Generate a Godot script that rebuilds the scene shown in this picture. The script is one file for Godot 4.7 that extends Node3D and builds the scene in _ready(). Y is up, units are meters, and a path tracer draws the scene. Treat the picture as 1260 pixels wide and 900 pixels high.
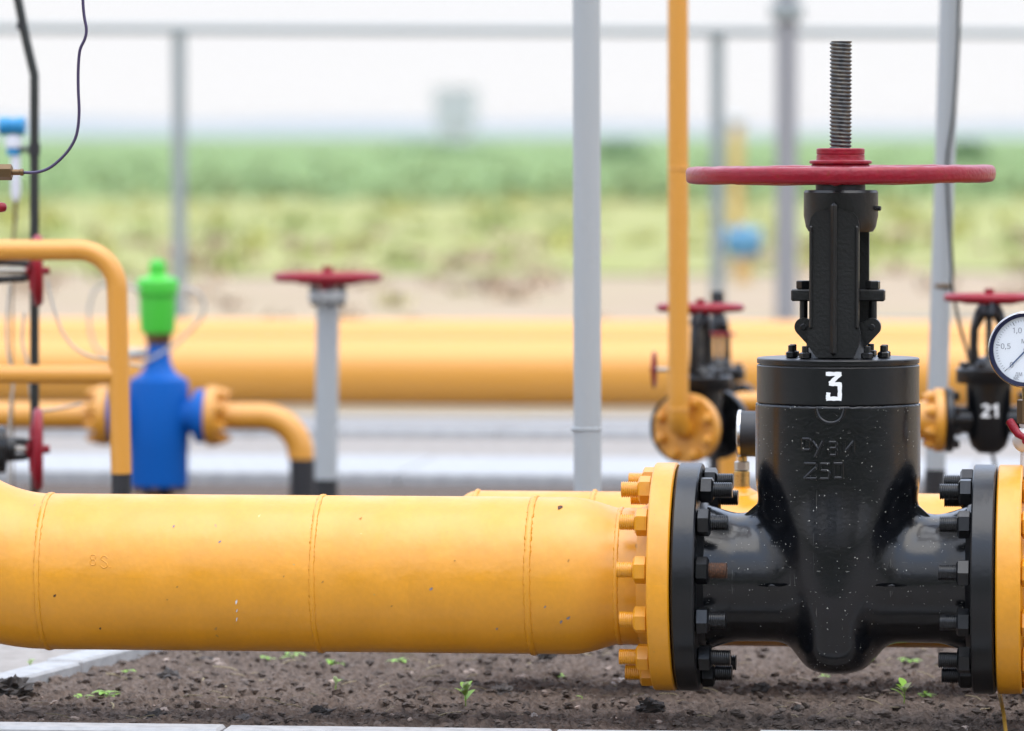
extends Node3D

# ---------------------------------------------------------------- layout helpers
const EYE := Vector3(0.66, 1.22, 12.0)
const LENS := 7200.0            # focal length in pixels of a 1260 x 900 picture
var view := Basis()
var names := {}
var mats := {}
var rng := RandomNumberGenerator.new()

func ray(px: float, py: float) -> Vector3:
	return view * Vector3((px - 630.0) / LENS, (450.0 - py) / LENS, -1.0)

func at(px: float, py: float, z: float) -> Vector3:      # point of the upright plane z under a pixel of the photograph
	var d := ray(px, py)
	return EYE + d * ((z - EYE.z) / d.z)

func on(px: float, py: float, y: float) -> Vector3:      # point of the level plane y
	var d := ray(px, py)
	return EYE + d * ((y - EYE.y) / d.y)

func m(px: float, z: float) -> float:                    # pixels to metres at depth z
	return px * (EYE.z - z) * 1.0055 / LENS

# ---------------------------------------------------------------- mesh collector
class MB:
	var v := PackedVector3Array()
	var n := PackedVector3Array()
	var c := PackedColorArray()
	var ix := PackedInt32Array()
	var tint := Color(1, 1, 1)
	var tinted := false

	func vert(p: Vector3, nn: Vector3) -> int:
		v.append(p); n.append(nn); c.append(tint)
		return v.size() - 1

	func tri(a: int, b: int, d: int) -> void:
		var g := (v[b] - v[a]).cross(v[d] - v[a])
		if g.length_squared() < 1e-18:
			return
		if g.dot(n[a] + n[b] + n[d]) > 0.0:
			ix.append_array([a, d, b])
		else:
			ix.append_array([a, b, d])

	func quad(a: int, b: int, d: int, e: int) -> void:
		tri(a, b, d); tri(a, d, e)

	func poly(pts: Array, outward: Vector3) -> void:      # flat convex face
		var nn: Vector3 = (pts[1] - pts[0]).cross(pts[2] - pts[0]).normalized()
		if nn == Vector3.ZERO:
			nn = outward.normalized()
		if nn.dot(outward) < 0.0:
			nn = -nn
		var first := v.size()
		for p in pts:
			vert(p, nn)
		for k in range(1, pts.size() - 1):
			tri(first, first + k, first + k + 1)

	# profile: Array of [radius, height], upwards along y, outside on the right
	func lathe(tf: Transform3D, prof: Array, segs := 32, crease := 0.62) -> void:
		var m_ := prof.size() - 1
		var sn: Array[Vector2] = []
		for j in m_:
			var t := Vector2(prof[j + 1][0] - prof[j][0], prof[j + 1][1] - prof[j][1]).normalized()
			sn.append(Vector2(t.y, -t.x))
		for j in m_:
			var na := sn[j]
			var nb := sn[j]
			if j > 0 and absf(sn[j].angle_to(sn[j - 1])) < crease:
				na = (sn[j] + sn[j - 1]).normalized()
			if j < m_ - 1 and absf(sn[j].angle_to(sn[j + 1])) < crease:
				nb = (sn[j] + sn[j + 1]).normalized()
			var first := v.size()
			for s in segs + 1:
				var a := TAU * s / segs
				var cs := cos(a)
				var si := sin(a)
				vert(tf * Vector3(prof[j][0] * cs, prof[j][1], prof[j][0] * si), (tf.basis * Vector3(na.x * cs, na.y, na.x * si)).normalized())
				vert(tf * Vector3(prof[j + 1][0] * cs, prof[j + 1][1], prof[j + 1][0] * si), (tf.basis * Vector3(nb.x * cs, nb.y, nb.x * si)).normalized())
			for s in segs:
				var q := first + 2 * s
				quad(q, q + 1, q + 3, q + 2)

	func rod(a: Vector3, b: Vector3, r: float, segs := 16, bev := 0.0) -> void:
		var l := a.distance_to(b)
		var y := (b - a) / l
		var x := y.cross(Vector3(0.31, 0.17, 0.93)).normalized()
		var tf := Transform3D(Basis(x, y, x.cross(y)), a)
		var e := maxf(bev, 0.0)
		if e > 0.0:
			lathe(tf, [[0, 0], [r - e, 0], [r, e], [r, l - e], [r - e, l], [0, l]], segs)
		else:
			lathe(tf, [[0, 0], [r, 0], [r, l], [0, l]], segs)

	func tube(pts: Array, r, segs := 10, caps := true) -> void:
		var k := pts.size()
		var up := Vector3(0.13, 0.21, 0.97)
		var rings: Array[int] = []
		var last_t := Vector3.ZERO
		var x := Vector3.ZERO
		for j in k:
			var t: Vector3 = (pts[mini(j + 1, k - 1)] - pts[maxi(j - 1, 0)]).normalized()
			if j == 0:
				x = (up - t * up.dot(t))
				if x.length() < 0.05:
					x = Vector3.RIGHT - t * t.x
				x = x.normalized()
			else:
				x = (x - t * x.dot(t)).normalized()
			last_t = t
			var y := t.cross(x)
			var rr: float = r[j] if r is Array else r
			rings.append(v.size())
			for s in segs:
				var a := TAU * s / segs
				var o := x * cos(a) + y * sin(a)
				vert(pts[j] + o * rr, o)
		for j in k - 1:
			for s in segs:
				var s2 := (s + 1) % segs
				quad(rings[j] + s, rings[j + 1] + s, rings[j + 1] + s2, rings[j] + s2)
		if caps:
			for e in [0, k - 1]:
				var f: Array = []
				for s in segs:
					f.append(v[rings[e] + s])
				poly(f, (pts[0] - pts[1]) if e == 0 else (pts[k - 1] - pts[k - 2]))

	func box(tf: Transform3D, size: Vector3, bev := 0.002) -> void:
		var h := size * 0.5
		var b := minf(bev, minf(h.x, minf(h.y, h.z)) * 0.9)
		var g := h - Vector3(b, b, b)
		for ax in 3:
			var u := (ax + 1) % 3
			var w := (ax + 2) % 3
			for s in [-1.0, 1.0]:
				var f: Array = []
				for q in [[-1, -1], [1, -1], [1, 1], [-1, 1]]:
					var p := Vector3.ZERO
					p[ax] = s * h[ax]; p[u] = q[0] * g[u]; p[w] = q[1] * g[w]
					f.append(tf * p)
				var o := Vector3.ZERO
				o[ax] = s
				poly(f, tf.basis * o)
				# the edge between +-ax and +-u
				for t in [-1.0, 1.0]:
					var e: Array = []
					for q in [[0, -1], [0, 1], [1, 1], [1, -1]]:
						var p := Vector3.ZERO
						if q[0] == 0:
							p[ax] = s * h[ax]; p[u] = t * g[u]
						else:
							p[ax] = s * g[ax]; p[u] = t * h[u]
						p[w] = q[1] * g[w]
						e.append(tf * p)
					var o2 := Vector3.ZERO
					o2[ax] = s; o2[u] = t
					poly(e, tf.basis * o2)
		for sx in [-1.0, 1.0]:
			for sy in [-1.0, 1.0]:
				for sz in [-1.0, 1.0]:
					poly([tf * Vector3(sx * h.x, sy * g.y, sz * g.z), tf * Vector3(sx * g.x, sy * h.y, sz * g.z), tf * Vector3(sx * g.x, sy * g.y, sz * h.z)], tf.basis * Vector3(sx, sy, sz))

	func extrude(tf: Transform3D, shape: PackedVector2Array, z0: float, z1: float) -> void:
		var t := Geometry2D.triangulate_polygon(shape)
		for z in [z0, z1]:
			var nn := (tf.basis * Vector3(0, 0, 1.0 if z == maxf(z0, z1) else -1.0)).normalized()
			var first := v.size()
			for p in shape:
				vert(tf * Vector3(p.x, p.y, z), nn)
			for k in range(0, t.size(), 3):
				tri(first + t[k], first + t[k + 1], first + t[k + 2])
		var cw := Geometry2D.is_polygon_clockwise(shape)
		for k in shape.size():
			var a := shape[k]
			var b := shape[(k + 1) % shape.size()]
			var o := Vector3(b.y - a.y, a.x - b.x, 0) * (-1.0 if cw else 1.0)
			poly([tf * Vector3(a.x, a.y, z0), tf * Vector3(b.x, b.y, z0), tf * Vector3(b.x, b.y, z1), tf * Vector3(a.x, a.y, z1)], tf.basis * o)

	# hexagonal nut along y from 0 to h, f across flats
	func hex(tf: Transform3D, f: float, h: float, ch := 0.003) -> void:
		var r := f / sqrt(3.0)
		var top: Array = []
		var low: Array = []
		for k in 6:
			var a0 := TAU * k / 6.0
			var a1 := TAU * (k + 1) / 6.0
			var p0 := Vector3(cos(a0), 0, sin(a0))
			var p1 := Vector3(cos(a1), 0, sin(a1))
			var o := tf.basis * (p0 + p1)
			var up := Vector3.UP
			poly([tf * (p0 * r + up * ch), tf * (p1 * r + up * ch), tf * (p1 * r + up * (h - ch)), tf * (p0 * r + up * (h - ch))], o)
			var s := (r - ch * 1.6)
			poly([tf * (p0 * r + up * (h - ch)), tf * (p1 * r + up * (h - ch)), tf * (p1 * s + up * h), tf * (p0 * s + up * h)], o + tf.basis * up)
			poly([tf * (p0 * r + up * ch), tf * (p1 * r + up * ch), tf * (p1 * s), tf * (p0 * s)], o - tf.basis * up)
			top.append(tf * (p0 * s + up * h)); low.append(tf * (p0 * s))
		poly(top, tf.basis * Vector3.UP); poly(low, tf.basis * Vector3.DOWN)

	# threaded rod along y from y0 to y1
	func thread(tf: Transform3D, r: float, pitch: float, depth: float, y0: float, y1: float, segs := 20) -> void:
		var per := 6
		var rows := int((y1 - y0) / pitch * per)
		var first := v.size()
		for j in rows + 1:
			for s in segs + 1:
				var a := TAU * s / segs
				var y := y0 + (y1 - y0) * j / rows
				var f := fposmod((y - y0) / pitch - float(s) / segs, 1.0)
				var w := 1.0 - absf(f * 2.0 - 1.0)
				var rr := r - depth * (1.0 - smoothstep(0.15, 0.75, w))
				var sl := (1.0 if f < 0.5 else -1.0) * (0.55 if absf(w - 0.45) < 0.3 else 0.1)
				vert(tf * Vector3(cos(a) * rr, y, sin(a) * rr), (tf.basis * Vector3(cos(a), -sl, sin(a))).normalized())
		for j in rows:
			for s in segs:
				var q := first + j * (segs + 1) + s
				quad(q, q + 1, q + segs + 2, q + segs + 1)
		for e in [[y0, Vector3.DOWN], [y1, Vector3.UP]]:
			var f2: Array = []
			for s in segs:
				var a := TAU * s / segs
				f2.append(tf * Vector3(cos(a) * (r - depth * 0.5), e[0], sin(a) * (r - depth * 0.5)))
			poly(f2, tf.basis * e[1])

	# ring round y with an elliptic section; wob: noise displacement
	func ring(tf: Transform3D, R: float, rx: float, ry: float, segs := 64, s2 := 10, wob := 0.0, noise: FastNoiseLite = null) -> void:
		var first := v.size()
		for s in segs:
			var a := TAU * s / segs
			var o := Vector3(cos(a), 0, sin(a))
			for t in s2:
				var b := TAU * t / s2
				var k := 1.0
				if noise:
					k += wob * noise.get_noise_3d(o.x * R * 100.0 + cos(b) * 0.6, sin(b) * 0.6 + R, o.z * R * 100.0)
				vert(tf * (o * (R + rx * cos(b) * k) + Vector3.UP * ry * sin(b) * k), (tf.basis * (o * cos(b) / rx + Vector3.UP * sin(b) / ry)).normalized())
		for s in segs:
			for t in s2:
				var a0 := first + s * s2 + t
				var a1 := first + s * s2 + (t + 1) % s2
				var b0 := first + ((s + 1) % segs) * s2 + t
				var b1 := first + ((s + 1) % segs) * s2 + (t + 1) % s2
				quad(a0, b0, b1, a1)

	func done() -> ArrayMesh:
		var a: Array = []
		a.resize(Mesh.ARRAY_MAX)
		a[Mesh.ARRAY_VERTEX] = v
		a[Mesh.ARRAY_NORMAL] = n
		if tinted:
			a[Mesh.ARRAY_COLOR] = c
		a[Mesh.ARRAY_INDEX] = ix
		var me := ArrayMesh.new()
		me.add_surface_from_arrays(Mesh.PRIMITIVE_TRIANGLES, a)
		return me

# ---------------------------------------------------------------- scene helpers
func numbered(called: String) -> String:
	var k: int = names.get(called, 0)
	names[called] = k + 1
	return called if k == 0 else "%s_%03d" % [called, k]

func tag(o: Node3D, label: String, category: String, group := "", kind := "") -> Node3D:
	if label: o.set_meta("label", label)
	if category: o.set_meta("category", category)
	if group: o.set_meta("group", group)
	if kind: o.set_meta("kind", kind)
	return o

func thing(called: String, label: String, category: String, where := Vector3.ZERO, group := "") -> Node3D:
	var o := Node3D.new()
	o.name = numbered(called)
	add_child(o)
	o.position = where
	return tag(o, label, category, group)

func show_mesh(called: String, mesh: Mesh, mat: Material, parent: Node3D, tf := Transform3D.IDENTITY) -> MeshInstance3D:
	var o := MeshInstance3D.new()
	o.name = called if parent != self else numbered(called)
	o.mesh = mesh
	o.material_override = mat
	o.transform = tf
	parent.add_child(o, true)
	return o

func part(called: String, b: MB, mat: Material, parent: Node3D, tf := Transform3D.IDENTITY) -> MeshInstance3D:
	return show_mesh(called, b.done(), mat, parent, tf)

func structure(called: String, b: MB, mat: Material) -> MeshInstance3D:
	var o := part(called, b, mat, self)
	o.set_meta("kind", "structure")
	return o

func T(x := 0.0, y := 0.0, z := 0.0) -> Transform3D:
	return Transform3D(Basis.IDENTITY, Vector3(x, y, z))

func along(dir: Vector3, origin := Vector3.ZERO, roll := 0.0) -> Transform3D:   # own y axis laid along dir
	var y := dir.normalized()
	var x := y.cross(Vector3(0, 0, 1))
	if x.length() < 0.01:
		x = Vector3.RIGHT
	x = x.normalized()
	return Transform3D(Basis(x, y, x.cross(y)) * Basis(Vector3.UP, roll), origin)

func arc(centre: Vector3, a: Vector3, b: Vector3, r: float, t0: float, t1: float, k := 14) -> Array:
	var p: Array = []
	for j in k + 1:
		var t := lerpf(t0, t1, float(j) / k)
		p.append(centre + (a * cos(t) + b * sin(t)) * r)
	return p

func smooth_path(pts: Array, per := 8) -> Array:
	var cv := Curve3D.new()
	for j in pts.size():
		var t: Vector3 = (pts[mini(j + 1, pts.size() - 1)] - pts[maxi(j - 1, 0)]) / 6.0
		cv.add_point(pts[j], -t, t)
	var p: Array = []
	for j in (pts.size() - 1) * per + 1:
		p.append(cv.sample(int(j / per), float(j % per) / per) if j < (pts.size() - 1) * per else pts[-1])
	return p

# ---------------------------------------------------------------- textures and materials
func noise(freq: float, seed_: int, oct := 4, type := FastNoiseLite.TYPE_SIMPLEX_SMOOTH) -> FastNoiseLite:
	var f := FastNoiseLite.new()
	f.noise_type = type
	f.frequency = freq
	f.seed = seed_
	f.fractal_octaves = oct
	return f

func noise_tex(freq: float, seed_: int, stops: Array, size := 512, oct := 4, normal := false, strength := 4.0) -> NoiseTexture2D:
	var t := NoiseTexture2D.new()
	t.width = size; t.height = size; t.seamless = true
	t.noise = noise(freq, seed_, oct)
	if normal:
		t.as_normal_map = true
		t.bump_strength = strength
	else:
		var g := Gradient.new()
		g.offsets = PackedFloat32Array(); g.colors = PackedColorArray()
		var off := PackedFloat32Array()
		var cols := PackedColorArray()
		for s in stops:
			off.append(s[0]); cols.append(s[1])
		g.offsets = off; g.colors = cols
		t.color_ramp = g
	return t

func lin(r: float, g: float, b: float) -> Color:
	return Color(r, g, b).linear_to_srgb()

func paint(called: String, col: Color, rough := 0.4, spec := 0.5, metal := 0.0) -> StandardMaterial3D:
	if mats.has(called):
		return mats[called]
	var s := StandardMaterial3D.new()
	s.resource_name = called
	s.albedo_color = col
	s.roughness = rough
	s.metallic = metal
	s.metallic_specular = spec
	mats[called] = s
	return s

func tri_map(s: StandardMaterial3D, scale_: float, world := false) -> void:
	s.uv1_triplanar = true
	s.uv1_world_triplanar = world
	s.uv1_scale = Vector3.ONE * scale_

func chips(base: Color, count: int, r0: float, r1: float, cols: Array, seed_: int, grain := 0.03) -> ImageTexture:
	var size := 1024
	var im := Image.create(size, size, false, Image.FORMAT_RGB8)
	var r := RandomNumberGenerator.new()
	r.seed = seed_
	var nz := noise(0.006, seed_, 4)
	var nf := noise(0.05, seed_ + 7, 3)
	for y in size:
		for x in size:
			var k := 1.0 + grain * (nz.get_noise_2d(x, y) * 1.6 + nf.get_noise_2d(x, y))
			im.set_pixel(x, y, Color(base.r * k, base.g * k, base.b * k))
	for j in count:
		var cx := r.randi_range(12, size - 12)
		var cy := r.randi_range(12, size - 12)
		var rad := lerpf(r0, r1, pow(r.randf(), 3.0))
		var ang := r.randf() * TAU
		var el := r.randf_range(1.0, 2.6)
		var col: Color = cols[r.randi() % cols.size()]
		var ph := r.randf() * TAU
		for y in range(-12, 13):
			for x in range(-12, 13):
				var u := x * cos(ang) + y * sin(ang)
				var w := (-x * sin(ang) + y * cos(ang)) * el
				var th := atan2(w, u)
				if sqrt(u * u + w * w) < rad * (1.0 + 0.25 * sin(th * 3.0 + ph)):
					im.set_pixel(cx + x, cy + y, col)
	return ImageTexture.create_from_image(im)

func make_materials() -> void:
	var fine_n := noise_tex(0.035, 11, [], 512, 4, true, 3.0)
	var cast_n := noise_tex(0.05, 12, [], 512, 3, true, 7.0)
	var patchy := noise_tex(0.012, 14, [[0.0, Color(0.26, 0.26, 0.26)], [0.45, Color(0.36, 0.36, 0.36)], [0.7, Color(0.44, 0.44, 0.44)], [1.0, Color(0.62, 0.62, 0.62)]], 512, 6)
	var y := paint("yellow_paint", Color.WHITE, 1.0, 0.6)
	y.roughness_texture = patchy
	y.albedo_texture = chips(lin(0.63, 0.262, 0.004), 45, 1.2, 6.0, [lin(0.22, 0.2, 0.2), lin(0.45, 0.3, 0.12), lin(0.12, 0.1, 0.09), lin(0.75, 0.6, 0.35)], 5)
	y.normal_enabled = true; y.normal_texture = fine_n; y.normal_scale = 0.16
	tri_map(y, 1.15)
	var y2 := paint("yellow_paint_plain", lin(0.57, 0.238, 0.005), 0.46, 0.7)
	y2.normal_enabled = true; y2.normal_texture = fine_n; y2.normal_scale = 0.1
	tri_map(y2, 2.0)
	var k := paint("black_paint", Color.WHITE, 0.54, 0.47)
	k.roughness_texture = noise_tex(0.02, 15, [[0.0, Color(0.30, 0.30, 0.30)], [0.5, Color(0.36, 0.36, 0.36)], [1.0, Color(0.44, 0.44, 0.44)]], 256, 5)
	k.albedo_texture = chips(lin(0.003, 0.0035, 0.0045), 300, 0.7, 5.0, [lin(0.45, 0.45, 0.4), lin(0.3, 0.3, 0.27), lin(0.6, 0.58, 0.5)], 9, 0.25)
	k.normal_enabled = true; k.normal_texture = cast_n; k.normal_scale = 0.045
	tri_map(k, 3.1)
	var k2 := paint("black_paint_smooth", lin(0.003, 0.0035, 0.0045), 0.28, 0.46)
	k2.normal_enabled = true; k2.normal_texture = fine_n; k2.normal_scale = 0.12
	tri_map(k2, 3.0)
	var ky := paint("yoke_paint", lin(0.009, 0.009, 0.0085), 0.36, 0.42)
	ky.normal_enabled = true; ky.normal_texture = cast_n; ky.normal_scale = 0.12
	tri_map(ky, 4.0)
	var ru := paint("rusty_steel", Color.WHITE, 0.7, 0.4, 0.2)
	ru.albedo_texture = noise_tex(0.04, 45, [[0.0, lin(0.02, 0.015, 0.013)], [0.5, lin(0.06, 0.03, 0.018)], [0.75, lin(0.13, 0.05, 0.02)], [1.0, lin(0.04, 0.025, 0.02)]], 256, 4)
	tri_map(ru, 14.0)
	paint("black_matt", lin(0.012, 0.012, 0.014), 0.5, 0.5)
	var rd := paint("red_paint", Color.WHITE, 0.34, 0.42)
	rd.albedo_texture = noise_tex(0.02, 31, [[0.0, lin(0.17, 0.002, 0.010)], [0.55, lin(0.22, 0.003, 0.014)], [0.72, lin(0.24, 0.004, 0.016)], [0.86, lin(0.19, 0.016, 0.008)], [1.0, lin(0.21, 0.005, 0.014)]], 512, 4)
	rd.normal_enabled = true; rd.normal_texture = cast_n; rd.normal_scale = 0.2
	tri_map(rd, 3.0)
	paint("red_far", lin(0.24, 0.004, 0.014), 0.42, 0.4)
	var gy := paint("grey_paint", lin(0.33, 0.35, 0.355), 0.45, 0.55)
	gy.normal_enabled = true; gy.normal_texture = fine_n; gy.normal_scale = 0.12
	tri_map(gy, 2.5)
	paint("fence_paint", lin(0.23, 0.265, 0.27), 0.55, 0.5)
	paint("blue_paint", lin(0.0, 0.088, 0.37), 0.55, 0.3)
	paint("teal_paint", lin(0.01, 0.2, 0.42), 0.4, 0.5)
	paint("green_paint", lin(0.05, 0.46, 0.03), 0.42, 0.5)
	paint("white_paint", lin(0.78, 0.78, 0.76), 0.45, 0.5)
	paint("plastic_white", lin(0.62, 0.62, 0.66), 0.45, 0.5)
	var st := paint("stem_steel", Color.WHITE, 0.38, 0.5, 0.75)
	st.albedo_texture = noise_tex(0.02, 41, [[0.0, lin(0.03, 0.03, 0.03)], [0.5, lin(0.08, 0.08, 0.08)], [0.8, lin(0.13, 0.115, 0.09)], [1.0, lin(0.05, 0.045, 0.04)]], 256, 4)
	tri_map(st, 8.0)
	var br := paint("brass", Color.WHITE, 0.36, 0.5, 0.85)
	br.albedo_texture = noise_tex(0.03, 43, [[0.0, lin(0.30, 0.19, 0.06)], [0.6, lin(0.50, 0.34, 0.12)], [1.0, lin(0.22, 0.13, 0.05)]], 256, 4)
	tri_map(br, 9.0)
	paint("dull_brass", lin(0.16, 0.10, 0.05), 0.42, 0.5, 0.8)
	paint("steel", lin(0.42, 0.40, 0.36), 0.35, 0.5, 0.9)
	paint("chrome", lin(0.62, 0.60, 0.58), 0.22, 0.5, 1.0)
	paint("ball_valve_white", lin(0.62, 0.58, 0.54), 0.4, 0.55)
	paint("bezel_blue", lin(0.008, 0.010, 0.035), 0.4, 0.35)
	paint("dial_white", lin(0.74, 0.77, 0.8), 0.6, 0.4)
	paint("print_black", lin(0.03, 0.035, 0.045), 0.6, 0.4)
	paint("print_grey", lin(0.22, 0.23, 0.26), 0.6, 0.4)
	paint("needle_blue", lin(0.02, 0.06, 0.16), 0.4, 0.5)
	var gl := paint("glass", Color(1, 1, 1, 0.06), 0.03, 0.5)
	gl.transparency = BaseMaterial3D.TRANSPARENCY_ALPHA
	paint("capillary", lin(0.05, 0.037, 0.09), 0.4, 0.55, 0.3)
	paint("cable_black", lin(0.012, 0.014, 0.012), 0.5, 0.5)
	paint("cable_grey", lin(0.36, 0.34, 0.30), 0.5, 0.5)
	var co := paint("concrete", Color.WHITE, 0.85, 0.4)
	co.albedo_texture = noise_tex(0.015, 51, [[0.0, lin(0.26, 0.262, 0.264)], [0.45, lin(0.315, 0.318, 0.32)], [0.7, lin(0.35, 0.352, 0.355)], [1.0, lin(0.29, 0.288, 0.282)]], 512, 5)
	co.normal_enabled = true; co.normal_texture = fine_n; co.normal_scale = 0.5
	tri_map(co, 2.5, true)
	paint("concrete_dark", lin(0.24, 0.245, 0.26), 0.85, 0.4)
	var so := paint("soil", Color.WHITE, 0.95, 0.3)
	so.albedo_texture = noise_tex(0.02, 61, [[0.0, lin(0.042, 0.031, 0.025)], [0.4, lin(0.088, 0.066, 0.053)], [0.62, lin(0.13, 0.099, 0.081)], [0.8, lin(0.15, 0.118, 0.098)], [1.0, lin(0.062, 0.048, 0.04)]], 1024, 6)
	so.normal_enabled = true; so.normal_texture = noise_tex(0.06, 62, [], 512, 5, true, 9.0); so.normal_scale = 0.9
	tri_map(so, 2.2, true)
	var cl := paint("clods", Color.WHITE, 0.95, 0.3)
	cl.vertex_color_use_as_albedo = true
	cl.normal_enabled = true; cl.normal_texture = cast_n; cl.normal_scale = 0.9
	tri_map(cl, 14.0)
	var gv := paint("gravel", Color.WHITE, 0.95, 0.3)
	gv.albedo_texture = noise_tex(0.03, 64, [[0.0, lin(0.19, 0.172, 0.155)], [0.5, lin(0.26, 0.238, 0.217)], [1.0, lin(0.32, 0.297, 0.273)]], 512, 6)
	tri_map(gv, 1.0, true)
	var ea := paint("earth", Color.WHITE, 0.95, 0.3)
	ea.albedo_texture = noise_tex(0.008, 66, [[0.0, lin(0.31, 0.26, 0.155)], [0.4, lin(0.31, 0.24, 0.165)], [0.65, lin(0.335, 0.258, 0.18)], [1.0, lin(0.32, 0.265, 0.16)]], 512, 5)
	tri_map(ea, 0.04, true)
	var cr := paint("crop", Color.WHITE, 0.95, 0.3)
	cr.albedo_texture = noise_tex(0.01, 67, [[0.0, lin(0.12, 0.185, 0.06)], [0.5, lin(0.14, 0.212, 0.07)], [1.0, lin(0.165, 0.24, 0.085)]], 512, 5)
	tri_map(cr, 0.01, true)
	var lf := paint("leaf_tinted", Color.WHITE, 0.6, 0.4)
	lf.vertex_color_use_as_albedo = true
	lf.backlight_enabled = true; lf.backlight = Color(0.5, 0.5, 0.5)
	var le := paint("seedling_leaf", lin(0.20, 0.40, 0.03), 0.5, 0.45)
	le.backlight_enabled = true; le.backlight = Color(0.6, 0.6, 0.5)
	var me := paint("meadow", Color.WHITE, 0.95, 0.3)
	me.albedo_texture = noise_tex(0.012, 69, [[0.0, lin(0.20, 0.24, 0.075)], [0.4, lin(0.25, 0.26, 0.085)], [0.6, lin(0.29, 0.275, 0.11)], [1.0, lin(0.20, 0.24, 0.08)]], 512, 4)
	tri_map(me, 0.05, true)
	var lw := paint("lawn", Color.WHITE, 0.95, 0.3)
	lw.albedo_texture = noise_tex(0.02, 68, [[0.0, lin(0.028, 0.036, 0.018)], [0.5, lin(0.042, 0.052, 0.026)], [1.0, lin(0.065, 0.07, 0.04)]], 512, 5)
	tri_map(lw, 0.3, true)
	paint("chip_grey", lin(0.2, 0.19, 0.21), 0.7, 0.4)
	paint("chip_brown", lin(0.36, 0.17, 0.03), 0.7, 0.4)
	paint("bark", lin(0.09, 0.07, 0.055), 0.9, 0.3)
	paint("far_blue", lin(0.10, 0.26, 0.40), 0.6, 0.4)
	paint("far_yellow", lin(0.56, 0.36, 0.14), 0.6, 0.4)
	paint("straw", lin(0.42, 0.34, 0.18), 0.8, 0.3)
	paint("stake_wood", lin(0.30, 0.17, 0.02), 0.7, 0.4)
	paint("far_wall", lin(0.50, 0.505, 0.52), 0.9, 0.3)
	paint("far_roof", lin(0.36, 0.36, 0.38), 0.9, 0.3)
	paint("far_window", lin(0.2, 0.21, 0.24), 0.3, 0.5)
	paint("ridge", lin(0.22, 0.25, 0.26), 0.95, 0.3)

# ---------------------------------------------------------------- surface nets
func surface_nets(b: MB, field: Callable, lo: Vector3, hi: Vector3, cell: float) -> void:
	var nx := int(ceil((hi.x - lo.x) / cell)) + 1
	var ny := int(ceil((hi.y - lo.y) / cell)) + 1
	var nz := int(ceil((hi.z - lo.z) / cell)) + 1
	var f := PackedFloat32Array()
	f.resize(nx * ny * nz)
	for k in nz:
		for j in ny:
			for i in nx:
				f[(k * ny + j) * nx + i] = field.call(lo + Vector3(i, j, k) * cell)
	var id := PackedInt32Array()
	id.resize(nx * ny * nz)
	id.fill(-1)
	var off := [0, 1, nx, nx + 1, nx * ny, nx * ny + 1, nx * ny + nx, nx * ny + nx + 1]
	var edges := [[0, 1], [2, 3], [4, 5], [6, 7], [0, 2], [1, 3], [4, 6], [5, 7], [0, 4], [1, 5], [2, 6], [3, 7]]
	for k in nz - 1:
		for j in ny - 1:
			for i in nx - 1:
				var base := (k * ny + j) * nx + i
				var mask := 0
				for q in 8:
					if f[base + off[q]] < 0.0:
						mask |= 1 << q
				if mask == 0 or mask == 255:
					continue
				var p := Vector3.ZERO
				var cnt := 0
				for e in edges:
					var a: float = f[base + off[e[0]]]
					var d: float = f[base + off[e[1]]]
					if (a < 0.0) != (d < 0.0):
						var t := a / (a - d)
						var pa := Vector3(e[0] & 1, (e[0] >> 1) & 1, (e[0] >> 2) & 1)
						var pb := Vector3(e[1] & 1, (e[1] >> 1) & 1, (e[1] >> 2) & 1)
						p += pa.lerp(pb, t)
						cnt += 1
				p = lo + (Vector3(i, j, k) + p / cnt) * cell
				var h := cell * 0.5
				var g := Vector3(field.call(p + Vector3(h, 0, 0)) - field.call(p - Vector3(h, 0, 0)), field.call(p + Vector3(0, h, 0)) - field.call(p - Vector3(0, h, 0)), field.call(p + Vector3(0, 0, h)) - field.call(p - Vector3(0, 0, h)))
				id[base] = b.vert(p, g.normalized())
	for k in range(1, nz - 1):
		for j in range(1, ny - 1):
			for i in range(1, nx - 1):
				var base := (k * ny + j) * nx + i
				var s := f[base] < 0.0
				if s != (f[base + 1] < 0.0):
					net_quad(b, id, [base, base - nx, base - nx - nx * ny, base - nx * ny])
				if s != (f[base + nx] < 0.0):
					net_quad(b, id, [base, base - 1, base - 1 - nx * ny, base - nx * ny])
				if s != (f[base + nx * ny] < 0.0):
					net_quad(b, id, [base, base - 1, base - 1 - nx, base - nx])

func net_quad(b: MB, id: PackedInt32Array, q: Array) -> void:
	for e in q:
		if id[e] < 0:
			return
	b.quad(id[q[0]], id[q[1]], id[q[2]], id[q[3]])

func smin(a: float, b: float, k: float) -> float:
	var h := clampf(0.5 + 0.5 * (b - a) / k, 0.0, 1.0)
	return lerpf(b, a, h) - k * h * (1.0 - h)

# body of the big valve, about its pipe axis: x along the pipe
func body_field(p: Vector3) -> float:
	var u := clampf((p.y + 0.19) / 0.40, 0.0, 1.0)
	var ax := 0.080 + 0.018 * u + 0.0715 * smoothstep(0.32, 1.0, u)
	var az := lerpf(0.160, 0.180, smoothstep(-0.17, -0.02, p.y))
	az = lerpf(az, 0.1695, smoothstep(0.06, 0.2, p.y))
	var e := lerpf(2.25, 2.0, smoothstep(0.05, 0.17, p.y))
	var q := pow(pow(absf(p.x) / ax, e) + pow(absf(p.z) / az, e), 1.0 / e)
	var col := (q - 1.0) * minf(ax, az)
	var low := -0.193 - p.y
	col = -smin(-col, -low, 0.06)
	col = maxf(col, p.y - 0.3615)
	var rn := 0.132 + 0.02 * smoothstep(0.2, 0.29, absf(p.x))
	var neck := maxf(sqrt(p.y * p.y + p.z * p.z) - rn, absf(p.x) - 0.285)
	return smin(col, neck, 0.052)

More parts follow.
